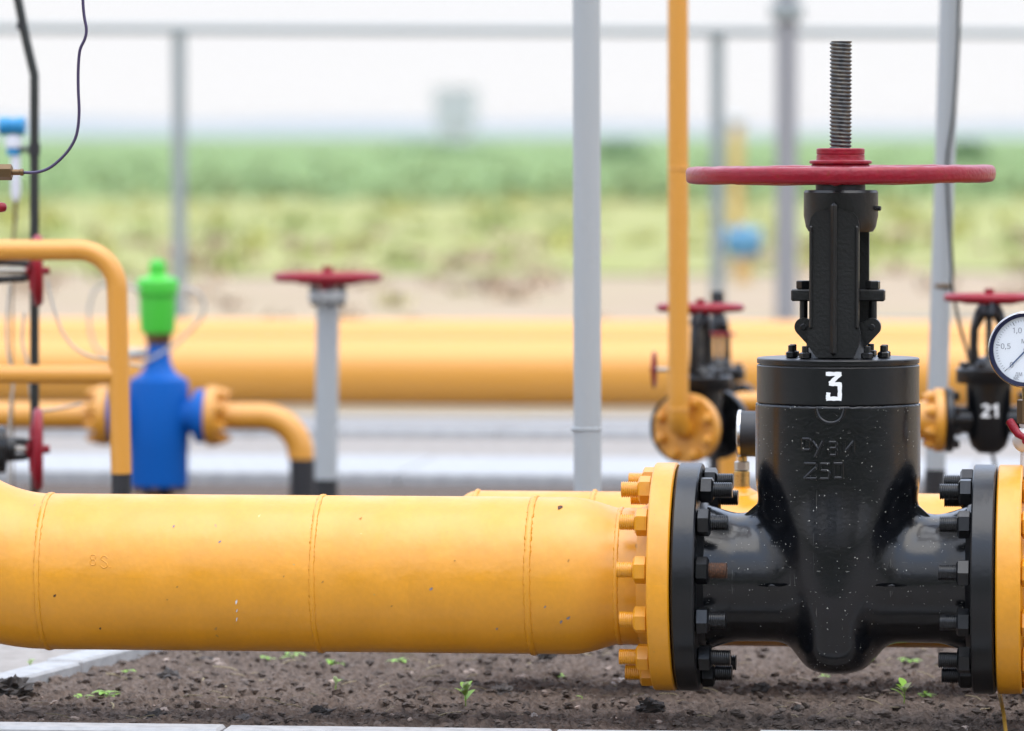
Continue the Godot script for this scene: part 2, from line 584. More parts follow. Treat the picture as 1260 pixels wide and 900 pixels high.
# ---------------------------------------------------------------- camera, light
func sky_picture() -> ImageTexture:                       # thin bright cloud with bluer gaps overhead, pale at the horizon
	var w := 1024
	var h := 512
	var im := Image.create(w, h, false, Image.FORMAT_RGBF)
	var nz := noise(1.5, 33, 5)
	for j in h:
		var el := PI * (0.5 - (j + 0.5) / h)
		var low := pow(1.0 - maxf(sin(el), 0.0), 2.3)
		for i in w:
			var az := TAU * (i + 0.5) / w
			var d := Vector3(cos(el) * cos(az), sin(el) * 1.6, cos(el) * sin(az))
			var q := clampf(0.5 + 0.9 * nz.get_noise_3dv(d), 0.0, 1.0)
			var over := Vector3(0.33, 0.46, 0.71).lerp(Vector3(0.60, 0.585, 0.575), q)
			var c := over.lerp(Vector3(0.200, 0.196, 0.192), low)
			if el < 0.0:
				c = Vector3(0.16, 0.155, 0.15)
			im.set_pixel(i, j, Color(c.x, c.y, c.z))
	return ImageTexture.create_from_image(im)

func setup_view() -> void:
	var yaw := atan(800.0 / LENS)
	var pitch := atan(285.0 / LENS)
	view = Basis(Vector3.UP, yaw) * Basis(Vector3.RIGHT, -pitch)
	var cam := Camera3D.new()
	cam.name = "camera"
	cam.near = 0.5
	cam.far = 9000.0
	var at_ := CameraAttributesPhysical.new()
	at_.frustum_focal_length = 280.0
	at_.frustum_focus_distance = 11.95
	at_.frustum_near = 0.5
	at_.frustum_far = 9000.0
	at_.exposure_aperture = 4.8
	cam.attributes = at_
	cam.fov = rad_to_deg(2.0 * atan(450.0 / LENS))
	add_child(cam)
	cam.transform = Transform3D(view, EYE)
	cam.current = true

	var sky := PanoramaSkyMaterial.new()
	sky.panorama = sky_picture()
	var s := Sky.new()
	s.sky_material = sky
	var e := Environment.new()
	e.background_mode = Environment.BG_SKY
	e.sky = s
	e.tonemap_mode = Environment.TONE_MAPPER_LINEAR
	e.tonemap_exposure = 4.4
	e.sdfgi_enabled = true; e.ssao_enabled = true; e.ssil_enabled = true
	e.fog_enabled = true
	e.fog_density = 0.00008
	e.fog_light_color = lin(0.95, 0.90, 0.85)
	var w := WorldEnvironment.new()
	w.name = "world_environment"
	w.environment = e
	add_child(w)

	var sun := DirectionalLight3D.new()
	sun.name = "sun"
	sun.light_energy = 0.18
	sun.light_angular_distance = 60.0
	sun.light_color = Color(1.0, 0.97, 0.92)
	sun.shadow_enabled = true
	add_child(sun)
	sun.look_at_from_position(Vector3(1.2, 8.0, 1.6), Vector3.ZERO)

# ---------------------------------------------------------------- ground
var soil_a: FastNoiseLite
var soil_b: FastNoiseLite
var soil_c: FastNoiseLite

func soil_y(x: float, z: float) -> float:
	var fade := smoothstep(0.14, 0.02, z)
	return (0.018 * soil_a.get_noise_2d(x, z) + 0.020 * absf(soil_b.get_noise_2d(x, z)) + 0.009 * soil_c.get_noise_2d(x, z)) * lerpf(0.35, 1.0, fade) - 0.004

func sheet(lo: Vector2, hi: Vector2, y: float) -> MB:
	var b := MB.new()
	b.poly([Vector3(lo.x, y, lo.y), Vector3(hi.x, y, lo.y), Vector3(hi.x, y, hi.y), Vector3(lo.x, y, hi.y)], Vector3.UP)
	return b

func lump(seed_: int, detail := 0) -> MB:                 # an irregular clod about one unit across
	var b := MB.new()
	b.tinted = true
	var nz := noise(0.9, seed_, 3)
	var cell := noise(1.1, seed_ + 1, 2, FastNoiseLite.TYPE_CELLULAR)
	var rows := 5 + detail * 5
	var segs := 7 + detail * 7
	var pts: Array = []
	for j in rows + 1:
		var th := PI * j / rows
		var row: Array = []
		for s in segs:
			var a := TAU * (s + 0.4 * sin(j * 2.3)) / segs
			var o := Vector3(sin(th) * cos(a), cos(th), sin(th) * sin(a))
			var k := 0.5 * (1.0 + 0.6 * nz.get_noise_3dv(o * 1.5) + 0.35 * nz.get_noise_3dv(o * 5.0) + 0.3 * cell.get_noise_3dv(o * 2.0))
			row.append(Vector3(o.x * k, o.y * k * 0.8, o.z * k))
		pts.append(row)
	for j in rows:
		for s in segs:
			var t := (s + 1) % segs
			var o: Vector3 = pts[j][s] + pts[j + 1][t]
			b.poly([pts[j][s], pts[j][t], pts[j + 1][t]], o)
			b.poly([pts[j][s], pts[j + 1][t], pts[j + 1][s]], o)
	return b

func scatter(called: String, mesh: Mesh, mat: Material, tfs: Array, cols: Array, label: String, category: String) -> MultiMeshInstance3D:
	var mm := MultiMesh.new()
	mm.transform_format = MultiMesh.TRANSFORM_3D
	mm.use_colors = true
	mm.mesh = mesh
	mm.instance_count = tfs.size()
	for j in tfs.size():
		mm.set_instance_transform(j, tfs[j])
		mm.set_instance_color(j, cols[j])
	var o := MultiMeshInstance3D.new()
	o.name = numbered(called)
	o.multimesh = mm
	o.material_override = mat
	add_child(o)
	tag(o, label, category, "", "stuff")
	return o

func turned(p: Vector3, s: Vector3) -> Transform3D:
	return Transform3D((Basis(Vector3.UP, rng.randf() * TAU) * Basis(Vector3.RIGHT, rng.randf_range(-0.5, 0.5))).scaled_local(s), p)

func tuft_mesh(seed_: int, blades: int, wide: float) -> ArrayMesh:
	var r := RandomNumberGenerator.new()
	r.seed = seed_
	var b := MB.new()
	b.tinted = true
	for k in blades:
		var a := r.randf() * TAU
		var d := Vector3(cos(a), 0, sin(a))
		var s := Vector3(-sin(a), 0, cos(a)) * wide * r.randf_range(0.6, 1.3)
		var root := Vector3(r.randf_range(-0.3, 0.3), 0, r.randf_range(-0.3, 0.3))
		var h := r.randf_range(0.55, 1.0)
		var lean := r.randf_range(0.1, 0.55)
		var mid := root + d * lean * 0.35 + Vector3.UP * h * 0.6
		var tip := root + d * lean + Vector3.UP * h
		var nn := (d * 0.7 + Vector3.UP * 0.7).normalized()
		var g := r.randf_range(0.75, 1.2)
		b.tint = Color(g, g, g)
		var q := b.vert(root - s, nn)
		b.vert(root + s, nn); b.vert(mid - s * 0.8, nn); b.vert(mid + s * 0.8, nn); b.vert(tip, nn)
		b.quad(q, q + 1, q + 3, q + 2); b.tri(q + 2, q + 3, q + 4)
	return b.done()

func kerb_run(label_parent: Node3D, a: Vector3, b: Vector3, lens: Array, wide: float, tall: float, top: float) -> void:
	var dir := (b - a).normalized()
	var side := Vector3.UP.cross(dir)
	var pos := 0.0
	var k := 0
	while pos < a.distance_to(b):
		var l: float = lens[k % lens.size()]
		var c := a + dir * (pos + l * 0.5)
		c.y = top - tall * 0.5 + rng.randf_range(-0.003, 0.003)
		var bb := MB.new()
		bb.box(Transform3D.IDENTITY, Vector3(l - 0.006, tall, wide), 0.006)
		part("kerb_stone" if wide < 0.5 else "path_slab", bb, mats["concrete"], label_parent, Transform3D(Basis(dir, Vector3.UP, -side).orthonormalized() * Basis(Vector3.UP, rng.randf_range(-0.003, 0.003)), c))
		pos += l
		k += 1

func build_ground() -> void:
	soil_a = noise(6.0, 71, 4); soil_b = noise(22.0, 72, 3); soil_c = noise(70.0, 73, 2)
	structure("ground", sheet(Vector2(-4000, -6500), Vector2(4000, 300), -0.06), mats["earth"])
	var crop := MB.new()
	crop.poly([Vector3(-3000, -0.03, -6000), Vector3(3000, -0.03, -6000), Vector3(3000, -0.03, -95), Vector3(-3000, -0.03, -108)], Vector3.UP)
	structure("crop_field", crop, mats["crop"])
	var mead := MB.new()
	var edge: Array = []
	for i in 41:
		edge.append(Vector3(lerpf(-60.0, 30.0, i / 40.0), -0.045, -41.0 + 6.0 * soil_a.get_noise_1d(i * 0.9) + 2.0 * sin(i * 1.7)))
	for i in 40:
		mead.poly([edge[i], edge[i + 1], Vector3(edge[i + 1].x * 2.0, -0.045, -112), Vector3(edge[i].x * 2.0, -0.045, -112)], Vector3.UP)
	structure("meadow", mead, mats["meadow"])
	# paving in front of and beside the bed
	structure("paving", sheet(Vector2(-10, 0.1), Vector2(10, 2.4), -0.02), mats["gravel"])
	structure("front_lawn", sheet(Vector2(-60, 2.4), Vector2(60, 60), -0.02), mats["lawn"])
	structure("side_paving", sheet(Vector2(-8, -9.0), Vector2(-1.1, 0.1), -0.03), mats["gravel"])
	# dug bed: fine relief where it can be seen, one connected sheet
	var b := MB.new()
	var xs := 300
	var zs := 250
	for k in zs + 1:
		var z := lerpf(0.13, -2.6, float(k) / zs)
		for i in xs + 1:
			var x := lerpf(-1.85 + 0.0 * z, 0.95, float(i) / xs)
			var h := soil_y(x, z)
			var d := 0.012
			var nn := Vector3(soil_y(x - d, z) - soil_y(x + d, z), 2.0 * d, soil_y(x, z - d) - soil_y(x, z + d)).normalized()
			b.vert(Vector3(x, h, z), nn)
	for k in zs:
		for i in xs:
			var q := k * (xs + 1) + i
			b.quad(q, q + 1, q + xs + 2, q + xs + 1)
	var bed := structure("soil_bed", b, mats["soil"])
	var far := MB.new()
	far.poly([Vector3(-2.6, -0.012, -2.58), Vector3(0.94, -0.012, -2.58), Vector3(2.6, -0.012, -8.3), Vector3(-4.0, -0.012, -8.3)], Vector3.UP)
	part("far_soil", far, mats["soil"], bed)
	far = MB.new()
	far.poly([Vector3(0.94, -0.012, 0.1), Vector3(3.0, -0.012, 0.1), Vector3(3.0, -0.012, -8.3), Vector3(0.94, -0.012, -2.58)], Vector3.UP)
	part("side_soil", far, mats["soil"], bed)
	# kerbs
	var kn := Node3D.new(); kn.name = "front_kerb"; add_child(kn); kn.set_meta("kind", "structure")
	var z0 := on(300, 891.5, 0.018).z
	var xj := at(280, 890, z0).x
	var xk := at(683, 895, z0).x
	kerb_run(kn, Vector3(xj - 1.2, 0, z0 + 0.05), Vector3(xj - 0.01, 0, z0 + 0.05), [1.2], 0.10, 0.16, 0.019)
	kerb_run(kn, Vector3(xj, 0, z0 + 0.054), Vector3(xk - 0.01, 0, z0 + 0.054), [xk - xj], 0.10, 0.16, 0.0185)
	kerb_run(kn, Vector3(xk, 0, z0 + 0.057), Vector3(xk + 2.6, 0, z0 + 0.057), [0.41, 0.7, 0.7], 0.10, 0.16, 0.018)
	var ks := Node3D.new(); ks.name = "side_kerb"; add_child(ks); ks.set_meta("kind", "structure")
	var a0 := on(-40, 843, 0.03)
	var a1 := on(118, 803, 0.03)
	var dd := (a1 - a0).normalized()
	kerb_run(ks, a0 - dd * 0.3, a0 + dd * 4.0, [0.9], 0.09, 0.16, 0.03)
	var kb := Node3D.new(); kb.name = "back_path"; add_child(kb); kb.set_meta("kind", "structure")
	kerb_run(kb, Vector3(-7.0, 0, -8.85), Vector3(5.0, 0, -8.85), [1.0], 1.1, 0.12, 0.032)
	structure("gravel_path", sheet(Vector2(-9, -12.2), Vector2(8, -8.8), -0.004), mats["gravel"])
	var kc := Node3D.new(); kc.name = "far_path"; add_child(kc); kc.set_meta("kind", "structure")
	kerb_run(kc, Vector3(-8.0, 0, -11.95), Vector3(6.0, 0, -11.95), [1.0], 1.1, 0.12, 0.03)
	# clods, bits, straw
	rng.seed = 77
	for kind in 3:
		var mesh := lump(300 + kind, 0).done()
		var tfs: Array = []
		var cols: Array = []
		for j in 4200:
			var z := lerpf(0.08, -2.5, pow(rng.randf(), 1.25))
			var x := rng.randf_range(-1.8, 0.9)
			var s := lerpf(0.003, 0.027, pow(rng.randf(), 4.5))
			tfs.append(turned(Vector3(x, soil_y(x, z) + s * 0.1, z), Vector3(s * rng.randf_range(0.8, 1.5), s * rng.randf_range(0.6, 1.0), s)))
			var g := rng.randf_range(0.07, 0.125)
			if rng.randf() < 0.035:
				g = rng.randf_range(0.2, 0.45)
			cols.append(Color(g * 1.15, g * 0.93, g * 0.8))
		scatter("soil_crumbs", mesh, mats["clods"], tfs, cols, ["crumbs of dark soil strewn over the dug bed", "flat crumbs of brown soil among the dug earth", "small grey soil lumps in the bed under the pipe"][kind], "soil")
	var st := MB.new()
	st.tinted = true
	st.tube([Vector3(-0.5, 0, 0), Vector3(-0.1, 0.05, 0.03), Vector3(0.2, 0.06, -0.02), Vector3(0.5, 0, 0)], 0.02, 5)
	var tfs2: Array = []
	var cols2: Array = []
	for j in 260:
		var z := rng.randf_range(-1.8, 0.06)
		var x := rng.randf_range(-1.75, 0.85)
		var s := rng.randf_range(0.015, 0.07)
		tfs2.append(Transform3D((Basis(Vector3.UP, rng.randf() * TAU) * Basis(Vector3.FORWARD, rng.randf_range(-0.3, 0.3))).scaled(Vector3.ONE * s), Vector3(x, soil_y(x, z) + 0.006, z)))
		var g := rng.randf_range(0.12, 0.4)
		cols2.append(Color(g, g * 0.85, g * 0.55))
	scatter("straw_bits", st.done(), mats["clods"], tfs2, cols2, "scattered bits of dry straw lying on the soil", "straw")

func build_fields() -> void:
	rng.seed = 91
	var patch := noise(0.045, 95, 3)
	var patch2 := noise(0.12, 96, 3)
	var zones := [
		["dry_grass", -16.0, -60.0, 220, 0.10, 0.26, "dry tan grass beyond the yellow pipe rows", "grass"],
		["meadow_grass", -34.0, -125.0, 420, 0.12, 0.32, "yellow green weeds growing behind the fence", "weeds"],
		["crop_rows", -95.0, -420.0, 260, 0.35, 0.6, "green crop covering the flat far field", "crop"],
	]
	var k := 0
	for zn in zones:
		var tfs: Array = []
		var cols: Array = []
		for j in zn[3]:
			var f := rng.randf()
			var z: float = 12.0 - 1.0 / lerpf(1.0 / (12.0 - zn[1]), 1.0 / (12.0 - zn[2]), f) if k == 2 else lerpf(zn[1], zn[2], f)
			var half := (12.0 - z) * 0.105 + 1.5
			var mid := 0.66 - (12.0 - z) * 0.111
			var x := mid + rng.randf_range(-half, half)
			var s: float = rng.randf_range(zn[4], zn[5])
			var q := patch.get_noise_2d(x * 2.6, z * 0.8) * 0.8 + 0.5 + 0.25 * patch2.get_noise_2d(x, z)
			var c := Color(0.82, 0.64, 0.47)
			if k == 0:
				if rng.randf() > f + 0.25 and q < 0.5:
					continue
				c = c.lerp(Color(0.56, 0.58, 0.14), clampf((q - 0.85) * 5.0, 0, 1))
			elif k == 1:
				if rng.randf() > smoothstep(0.0, 0.3, f) + 0.08:
					continue
				c = Color(0.68, 0.68, 0.18).lerp(Color(0.50, 0.60, 0.20), clampf((q - 0.42) * 3.0, 0, 1))
				c = c.lerp(Color(0.60, 0.58, 0.30), clampf((f - 0.5) * 2.0, 0, 0.7) * clampf(1.2 - q, 0, 1))
			else:
				c = Color(0.44, 0.62, 0.28).lerp(Color(0.52, 0.70, 0.34), q)
			var v := rng.randf_range(0.94, 1.06)
			tfs.append(Transform3D(Basis(Vector3.UP, rng.randf() * TAU).scaled(Vector3(s * 2.0, s * rng.randf_range(0.5, 1.0), s * 2.0)), Vector3(x, -0.06, z)))
			cols.append(Color(c.r * v, c.g * v, c.b * v))
		scatter(zn[0], tuft_mesh(400 + k, 22, 0.05), mats["leaf_tinted"], tfs, cols, zn[6], zn[7])
		k += 1
	# low hazy ridge on the horizon
	var b := MB.new()
	var nz := noise(0.0016, 98, 3)
	var row: Array = []
	for i in 121:
		var x := lerpf(-1400.0, 500.0, i / 120.0)
		var h := 7.5 + 5.0 * nz.get_noise_1d(x) + 1.5 * nz.get_noise_1d(x * 9.0)
		row.append([Vector3(x, -2, -2500), Vector3(x, h, -2620), Vector3(x, -2, -2800)])
	for i in 120:
		b.poly([row[i][0], row[i + 1][0], row[i + 1][1], row[i][1]], Vector3(0, 1, 1))
		b.poly([row[i][1], row[i + 1][1], row[i + 1][2], row[i][2]], Vector3(0, 1, -1))
	structure("hills", b, mats["ridge"])
	# bush on the skyline below the tower
	for q in [[545.0, 440.0, 9.0, 0.7, "low green bushes on the skyline below the distant tower"], [760.0, 300.0, 3.4, 1.0, "dark green bush on the far field beside the yellow riser"], [1190.0, 260.0, 2.2, 1.0, "dark green bush on the far field beyond the big handwheel"]]:
		var z: float = 12.0 - q[1]
		var p := at(q[0], 170, z)
		var t := thing("far_bush", q[4], "bush", Vector3(p.x, -0.05, z), "bushes on the far field")
		var leaf := MB.new()
		leaf.tinted = true
		var r := RandomNumberGenerator.new()
		r.seed = int(q[0])
		for j in 520:
			var a := r.randf() * TAU
			var rr := sqrt(r.randf())
			var h: float = q[3] * (1.0 - rr * rr * 0.85) * r.randf_range(0.15, 1.0) * (0.8 + 0.4 * sin(a * 3.0))
			var c := Vector3(cos(a) * rr * q[2] * 0.5, h, sin(a) * rr * q[2] * 0.3)
			var u := Vector3(r.randf() - 0.5, r.randf() - 0.5, r.randf() - 0.5).normalized() * 0.22
			var w := u.cross(Vector3(r.randf() - 0.5, r.randf(), r.randf() - 0.5)).normalized() * 0.14
			var g := r.randf_range(0.7, 1.2)
			leaf.tint = Color(0.15 * g, 0.27 * g, 0.11 * g)
			leaf.poly([c - u, c + w, c + u, c - w], Vector3.UP)
		part("crown", leaf, mats["leaf_tinted"], t)
		for j in 4:
			var tr := MB.new()
			tr.tube([Vector3((j - 1.5) * q[2] * 0.12, 0, 0), Vector3((j - 1.5) * q[2] * 0.16, q[3] * 0.5, 0.1)], [0.05, 0.02], 6)
			part("trunk", tr, mats["dull_brass"], t)

func seedling(px: float, py: float, tall: float, leaves: int, seed_: int, label: String, flat := false) -> void:
	var p := on(px, py, 0.003)
	p.y = soil_y(p.x, p.z) - 0.002
	var t := thing("weed_seedling", label, "seedling", p, "weed seedlings in the soil bed")
	tall *= 1.75 if flat else 1.5
	var r := RandomNumberGenerator.new()
	r.seed = seed_
	var st := MB.new()
	var top := Vector3(r.randf_range(-0.1, 0.1) * tall, tall * (0.35 if flat else 0.8), 0)
	st.tube([Vector3.ZERO, top * 0.5 + Vector3(0.001, 0, 0.001), top], [0.0016, 0.0013, 0.0008], 6)
	part("stem", st, mats["seedling_leaf"], t)
	for k in leaves:
		var a := r.randf() * TAU if not flat else TAU * k / leaves + r.randf() * 0.5
		var f := r.randf_range(0.35, 1.0)
		var root := top * f
		var l := tall * r.randf_range(0.4, 0.62) * (1.25 if flat else 1.0)
		var w := l * r.randf_range(0.19, 0.28)
		var rise := r.randf_range(0.1, 0.4) if flat else r.randf_range(0.55, 1.3)
		var d := Vector3(cos(a), 0, sin(a))
		var s := Vector3(-sin(a), 0, cos(a))
		var b := MB.new()
		var last := -1
		for q in 6:
			var u := q / 5.0
			var c := root + d * l * u * cos(rise * (1.0 - u * 0.4)) + Vector3.UP * l * (u * sin(rise) - u * u * 0.28)
			var ww := w * sin(PI * clampf(u * 0.86 + 0.1, 0, 1))
			var nn := (Vector3.UP - d * 0.4).normalized()
			var i0 := b.vert(c - s * ww + Vector3.UP * ww * 0.3, nn)
			b.vert(c, nn); b.vert(c + s * ww + Vector3.UP * ww * 0.3, nn)
			if last >= 0:
				b.quad(last, last + 1, i0 + 1, i0); b.quad(last + 1, last + 2, i0 + 2, i0 + 1)
			last = i0
		part("leaf", b, mats["seedling_leaf"], t)

func build_plants() -> void:
	seedling(573, 874, 0.042, 9, 1, "bright green seedling standing alone in soil below the straight yellow pipe")
	seedling(1112, 872, 0.038, 7, 2, "slender green seedling under the big black valve's right flange")
	seedling(410, 818, 0.03, 8, 3, "low green weed tucked under the pipe's middle weld", true)
	seedling(412, 846, 0.026, 5, 4, "small upright sprout in front of the weed under the middle weld")
	seedling(132, 857, 0.03, 11, 5, "spreading green weed near the white diagonal kerb", true)
	seedling(100, 858, 0.024, 7, 16, "smaller weed just beside the spreading weed near the kerb", true)
	seedling(155, 828, 0.02, 5, 6, "tiny weed behind the spreading weed near the kerb", true)
	seedling(165, 806, 0.03, 6, 7, "blurred weed under the pipe beside the end of the diagonal kerb")
	seedling(330, 812, 0.022, 6, 8, "pair of flat leaves left of the middle weld", true)
	seedling(360, 812, 0.026, 7, 9, "low yellow green weed right below the pipe near the middle weld", true)
	seedling(490, 816, 0.024, 7, 10, "low weed in the shade of the pipe centre", true)
	seedling(690, 832, 0.022, 6, 11, "pale weed below the pipe's tapering end", true)
	seedling(715, 862, 0.016, 4, 12, "tiny two leaf sprout below the reducer", true)
	seedling(1140, 858, 0.024, 8, 13, "low rounded weed behind the slender seedling", true)
	seedling(1016, 832, 0.02, 6, 14, "small weed right under the valve's rounded bottom", true)
	seedling(1120, 812, 0.026, 9, 15, "patch of weed behind the valve under the second pipe", true)
	seedling(37, 822, 0.02, 5, 17, "sprout growing at the edge of the white diagonal kerb")
	# single clods and stones
	rng.seed = 5
	for q in [
		[207, 838, 0.046, 0.055, "largest dark round clod of soil lying under the pipe", "soil_clod"],
		[14, 858, 0.062, 0.05, "dark wedge of soil leaning on the white diagonal kerb", "soil_clod"],
		[617, 854, 0.034, 0.10, "grey stone beside the bright green seedling", "stone"],
		[655, 880, 0.022, 0.26, "pale stone near the kerb between the seedling and the reducer", "stone"],
		[300, 884, 0.026, 0.12, "reddish brown stone lying near the first kerb joint", "stone"],
		[395, 880, 0.036, 0.05, "dark clod near the kerb below the middle weld", "soil_clod"],
		[192, 883, 0.036, 0.05, "dark clod against the kerb in the near soil", "soil_clod"],
		[762, 838, 0.022, 0.5, "flat whitish stone left of the big flange's foot", "stone"],
		[252, 812, 0.03, 0.06, "dark clod just below the pipe, right of the diagonal kerb", "soil_clod"],
		[672, 812, 0.034, 0.06, "dark lump in the shade below the pipe's fattest weld", "soil_clod"],
		[985, 874, 0.036, 0.06, "dark clod under the black valve's rounded belly", "soil_clod"],
		[938, 852, 0.03, 0.055, "dark clod right of the left flange's foot", "soil_clod"],
		[800, 880, 0.04, 0.055, "dark clod in front of the left flange's foot", "soil_clod"]]:
		var p := on(q[0], q[1], 0.003)
		p.y = soil_y(p.x, p.z) + q[2] * 0.14
		var b := lump(int(q[0]) + 1000, 2)
		var mt := StandardMaterial3D.new()
		var g: float = q[3]
		mt.albedo_color = lin(g * 1.1, g, g * 0.95)
		mt.roughness = 0.95
		mt.normal_enabled = true; mt.normal_texture = mats["clods"].normal_texture; mt.normal_scale = 0.8
		tri_map(mt, 8.0)
		mt.resource_name = "clod_%d" % int(q[0])
		var o := show_mesh(q[5], b.done(), mt, self, Transform3D(Basis(Vector3.UP, rng.randf() * TAU).scaled(Vector3(q[2] * 1.6, q[2] * 1.2, q[2] * 1.3)), p))
		tag(o, q[4], "stone" if q[5] == "stone" else "clod", "single clods and stones in the soil bed")

# ---------------------------------------------------------------- the big valve and its pipe
const AXIS_Y := 0.308
const BOLT_R := 0.198
var X0 := 0.0

func bolt_spot(k: int) -> Vector3:
	var a := deg_to_rad(-8.0 + 30.0 * k)
	return Vector3(0, -BOLT_R * sin(a), BOLT_R * cos(a))

func add_studs(parent: Node3D, x: float, s: float, mat: Material, stud_mat: Material, lens: Array) -> void:
	var stud := MB.new()
	stud.thread(Transform3D.IDENTITY, 0.0165, 0.0042, 0.0022, 0.0, 1.0 * 0.062, 18)
	var sm := stud.done()
	var nut := MB.new()
	nut.hex(Transform3D.IDENTITY, 0.049, 0.029, 0.004)
	var nm := nut.done()
	for k in 12:
		var p := bolt_spot(k)
		p.x = x
		var o := show_mesh("stud_bolt", sm, mats["rusty_steel"] if mat == mats["black_paint_smooth"] and rng.randf() < 0.08 else stud_mat, parent, along(Vector3(s, 0, 0), p + Vector3(s * lens[k % lens.size()], 0, 0), rng.randf() * TAU))
		# the nut sits at the flange face, whatever the stud's reach
		var ntf := along(Vector3(s, 0, 0), p, rng.randf() * TAU)
		show_mesh("nut", nm, mat, o, o.transform.affine_inverse() * ntf)

func flange_profile(r: float, hub: float, t: float) -> Array:
	return [[0.0, 0.0], [r - 0.003, 0.0], [r, 0.003], [r, t - 0.003], [r - 0.003, t], [hub, t]]

func build_valve() -> void:
	X0 = at(1031, 700, 0.0).x
	var v := thing("gate_valve", "large black gate valve numbered 3 with red handwheel bolted to yellow pipe", "valve", Vector3(X0, AXIS_Y, 0))
	var K: Material = mats["black_paint"]
	var KS: Material = mats["black_paint_smooth"]
	var KY: Material = mats["yoke_paint"]
	var b := MB.new()
	surface_nets(b, body_field, Vector3(-0.30, -0.215, -0.198), Vector3(0.30, 0.375, 0.198), 0.007)
	var body := part("body", b, K, v)
	# cast ribs and ears of the body
	for q in [[Vector3(-0.127, -0.006, 0.142), 0.03, 0.0028, 0.010, 0.0], [Vector3(0.117, -0.004, 0.142), 0.034, 0.0028, 0.009, 0.0]]:
		var e := MB.new()
		e.lathe(Transform3D(Basis.from_scale(Vector3(q[1], q[2], q[3])), Vector3.ZERO), [[0.0, -1.0], [0.4, -0.8], [0.8, -0.4], [1.0, 0.0], [0.8, 0.4], [0.4, 0.8], [0.0, 1.0]], 16, 1.2)
		part("casting_rib", e, K, body, T(q[0].x, q[0].y, q[0].z))
	for s in [-1.0, 1.0]:
		var e := MB.new()
		e.extrude(Transform3D(Basis(Vector3.FORWARD, 0.0), Vector3.ZERO), PackedVector2Array([Vector2(s * 0.166, 0.152), Vector2(s * 0.193, 0.128), Vector2(s * 0.15, 0.12)]), -0.008, 0.008)
		part("casting_ear", e, K, body, T(0, 0, 0.02))
	# cast emblem and lettering
	var glyphs := {
		"D": [[[0, 0], [0, 1], [0.85, 1], [1, 0.85], [1, 0.15], [0.85, 0], [0, 0]]],
		"У": [[[0, 1], [0.5, 0.35]], [[1, 1], [0.25, -0.35]]],
		"В": [[[0, 0], [0, 1], [0.9, 1], [1, 0.8], [0.9, 0.55], [0, 0.55]], [[0.9, 0.55], [1, 0.3], [0.9, 0], [0, 0]]],
		"И": [[[0, 1], [0, 0], [1, 1], [1, 0]]],
		"2": [[[0, 1], [0.95, 1], [1, 0.8], [0, 0], [1, 0]]],
		"5": [[[1, 1], [0, 1], [0, 0.55], [0.85, 0.55], [1, 0.35], [0.9, 0], [0, 0]]],
		"0": [[[0, 0], [0, 1], [1, 1], [1, 0], [0, 0]]]}
	for q in [["D", -0.064, 0.272, 0.017, 0.022], ["У", -0.043, 0.266, 0.022, 0.024], ["В", -0.008, 0.262, 0.015, 0.026], ["И", 0.022, 0.268, 0.019, 0.022],
			["2", -0.060, 0.214, 0.026, 0.030], ["5", -0.026, 0.214, 0.019, 0.030], ["0", 0.001, 0.216, 0.017, 0.029]]:
		b = MB.new()
		for line in glyphs[q[0]]:
			var pts: Array = []
			for g in line:
				pts.append(Vector3(q[1] + g[0] * q[3], q[2] + g[1] * q[4], 0))
			for j in pts.size() - 1:
				var seg: Array = []
				for i in 5:
					var p: Vector3 = pts[j].lerp(pts[j + 1], i / 4.0)
					var ang := p.x / 0.17
					seg.append(Vector3(sin(ang) * 0.1695, p.y, cos(ang) * 0.1695))
				b.tube(seg, 0.0038, 8)
		part("cast_letter", b, K, body)
	b = MB.new()
	var lip: Array = []
	for g in [[-0.036, 0.357], [-0.030, 0.340], [-0.016, 0.329], [0.002, 0.328], [0.016, 0.337], [0.023, 0.357]]:
		lip.append(Vector3(sin(g[0] / 0.17) * 0.1695, g[1], cos(g[0] / 0.17) * 0.1695))
	b.tube(smooth_path(lip, 5), 0.0042, 8)
	part("cast_emblem", b, K, body)
	# bonnet
	b = MB.new()
	b.lathe(Transform3D.IDENTITY, [[0.0, 0.3618], [0.1655, 0.3618], [0.1668, 0.364], [0.1668, 0.4375], [0.165, 0.4395], [0.158, 0.4395], [0.158, 0.4425], [0.1662, 0.4425], [0.1668, 0.4445], [0.1668, 0.4515], [0.165, 0.4535], [0.0, 0.4535]], 72, 0.5)
	var bon := part("bonnet", b, KS, v)
	# painted figure 3
	b = MB.new()
	var strokes := [[[-0.0135, 0.0255], [0.0135, 0.0255]], [[0.0125, 0.0245], [-0.006, 0.0075]], [[-0.007, 0.0055], [0.0135, 0.0045]], [[0.0125, 0.0055], [0.0125, -0.0245]], [[0.0135, -0.0245], [-0.0125, -0.0245]], [[-0.0115, -0.0235], [-0.0105, -0.0145]]]
	for s in strokes:
		var a := Vector2(s[0][0], s[0][1])
		var e := Vector2(s[1][0], s[1][1])
		var side := (e - a).normalized().orthogonal() * 0.0041
		var ext := (e - a).normalized() * 0.0022
		a -= ext; e += ext
		var prev := -1
		for j in 7:
			var c := a.lerp(e, j / 6.0)
			var wob := 1.0 + 0.12 * sin(j * 2.1 + a.x * 900.0)
			var i0 := -1
			for w in [-1.0, 1.0]:
				var p: Vector2 = c + side * w * wob
				var ang := p.x / 0.1668
				var nn := Vector3(sin(ang), 0, cos(ang))
				var idx := b.vert(nn * (0.1673 + 0.00012 * strokes.find(s)) + Vector3.UP * p.y, nn)
				if i0 < 0:
					i0 = idx
			if prev >= 0:
				b.quad(prev, prev + 1, i0 + 1, i0)
			prev = i0
	part("painted_number", b, mats["white_paint"], bon, T(0, 0.401, 0))
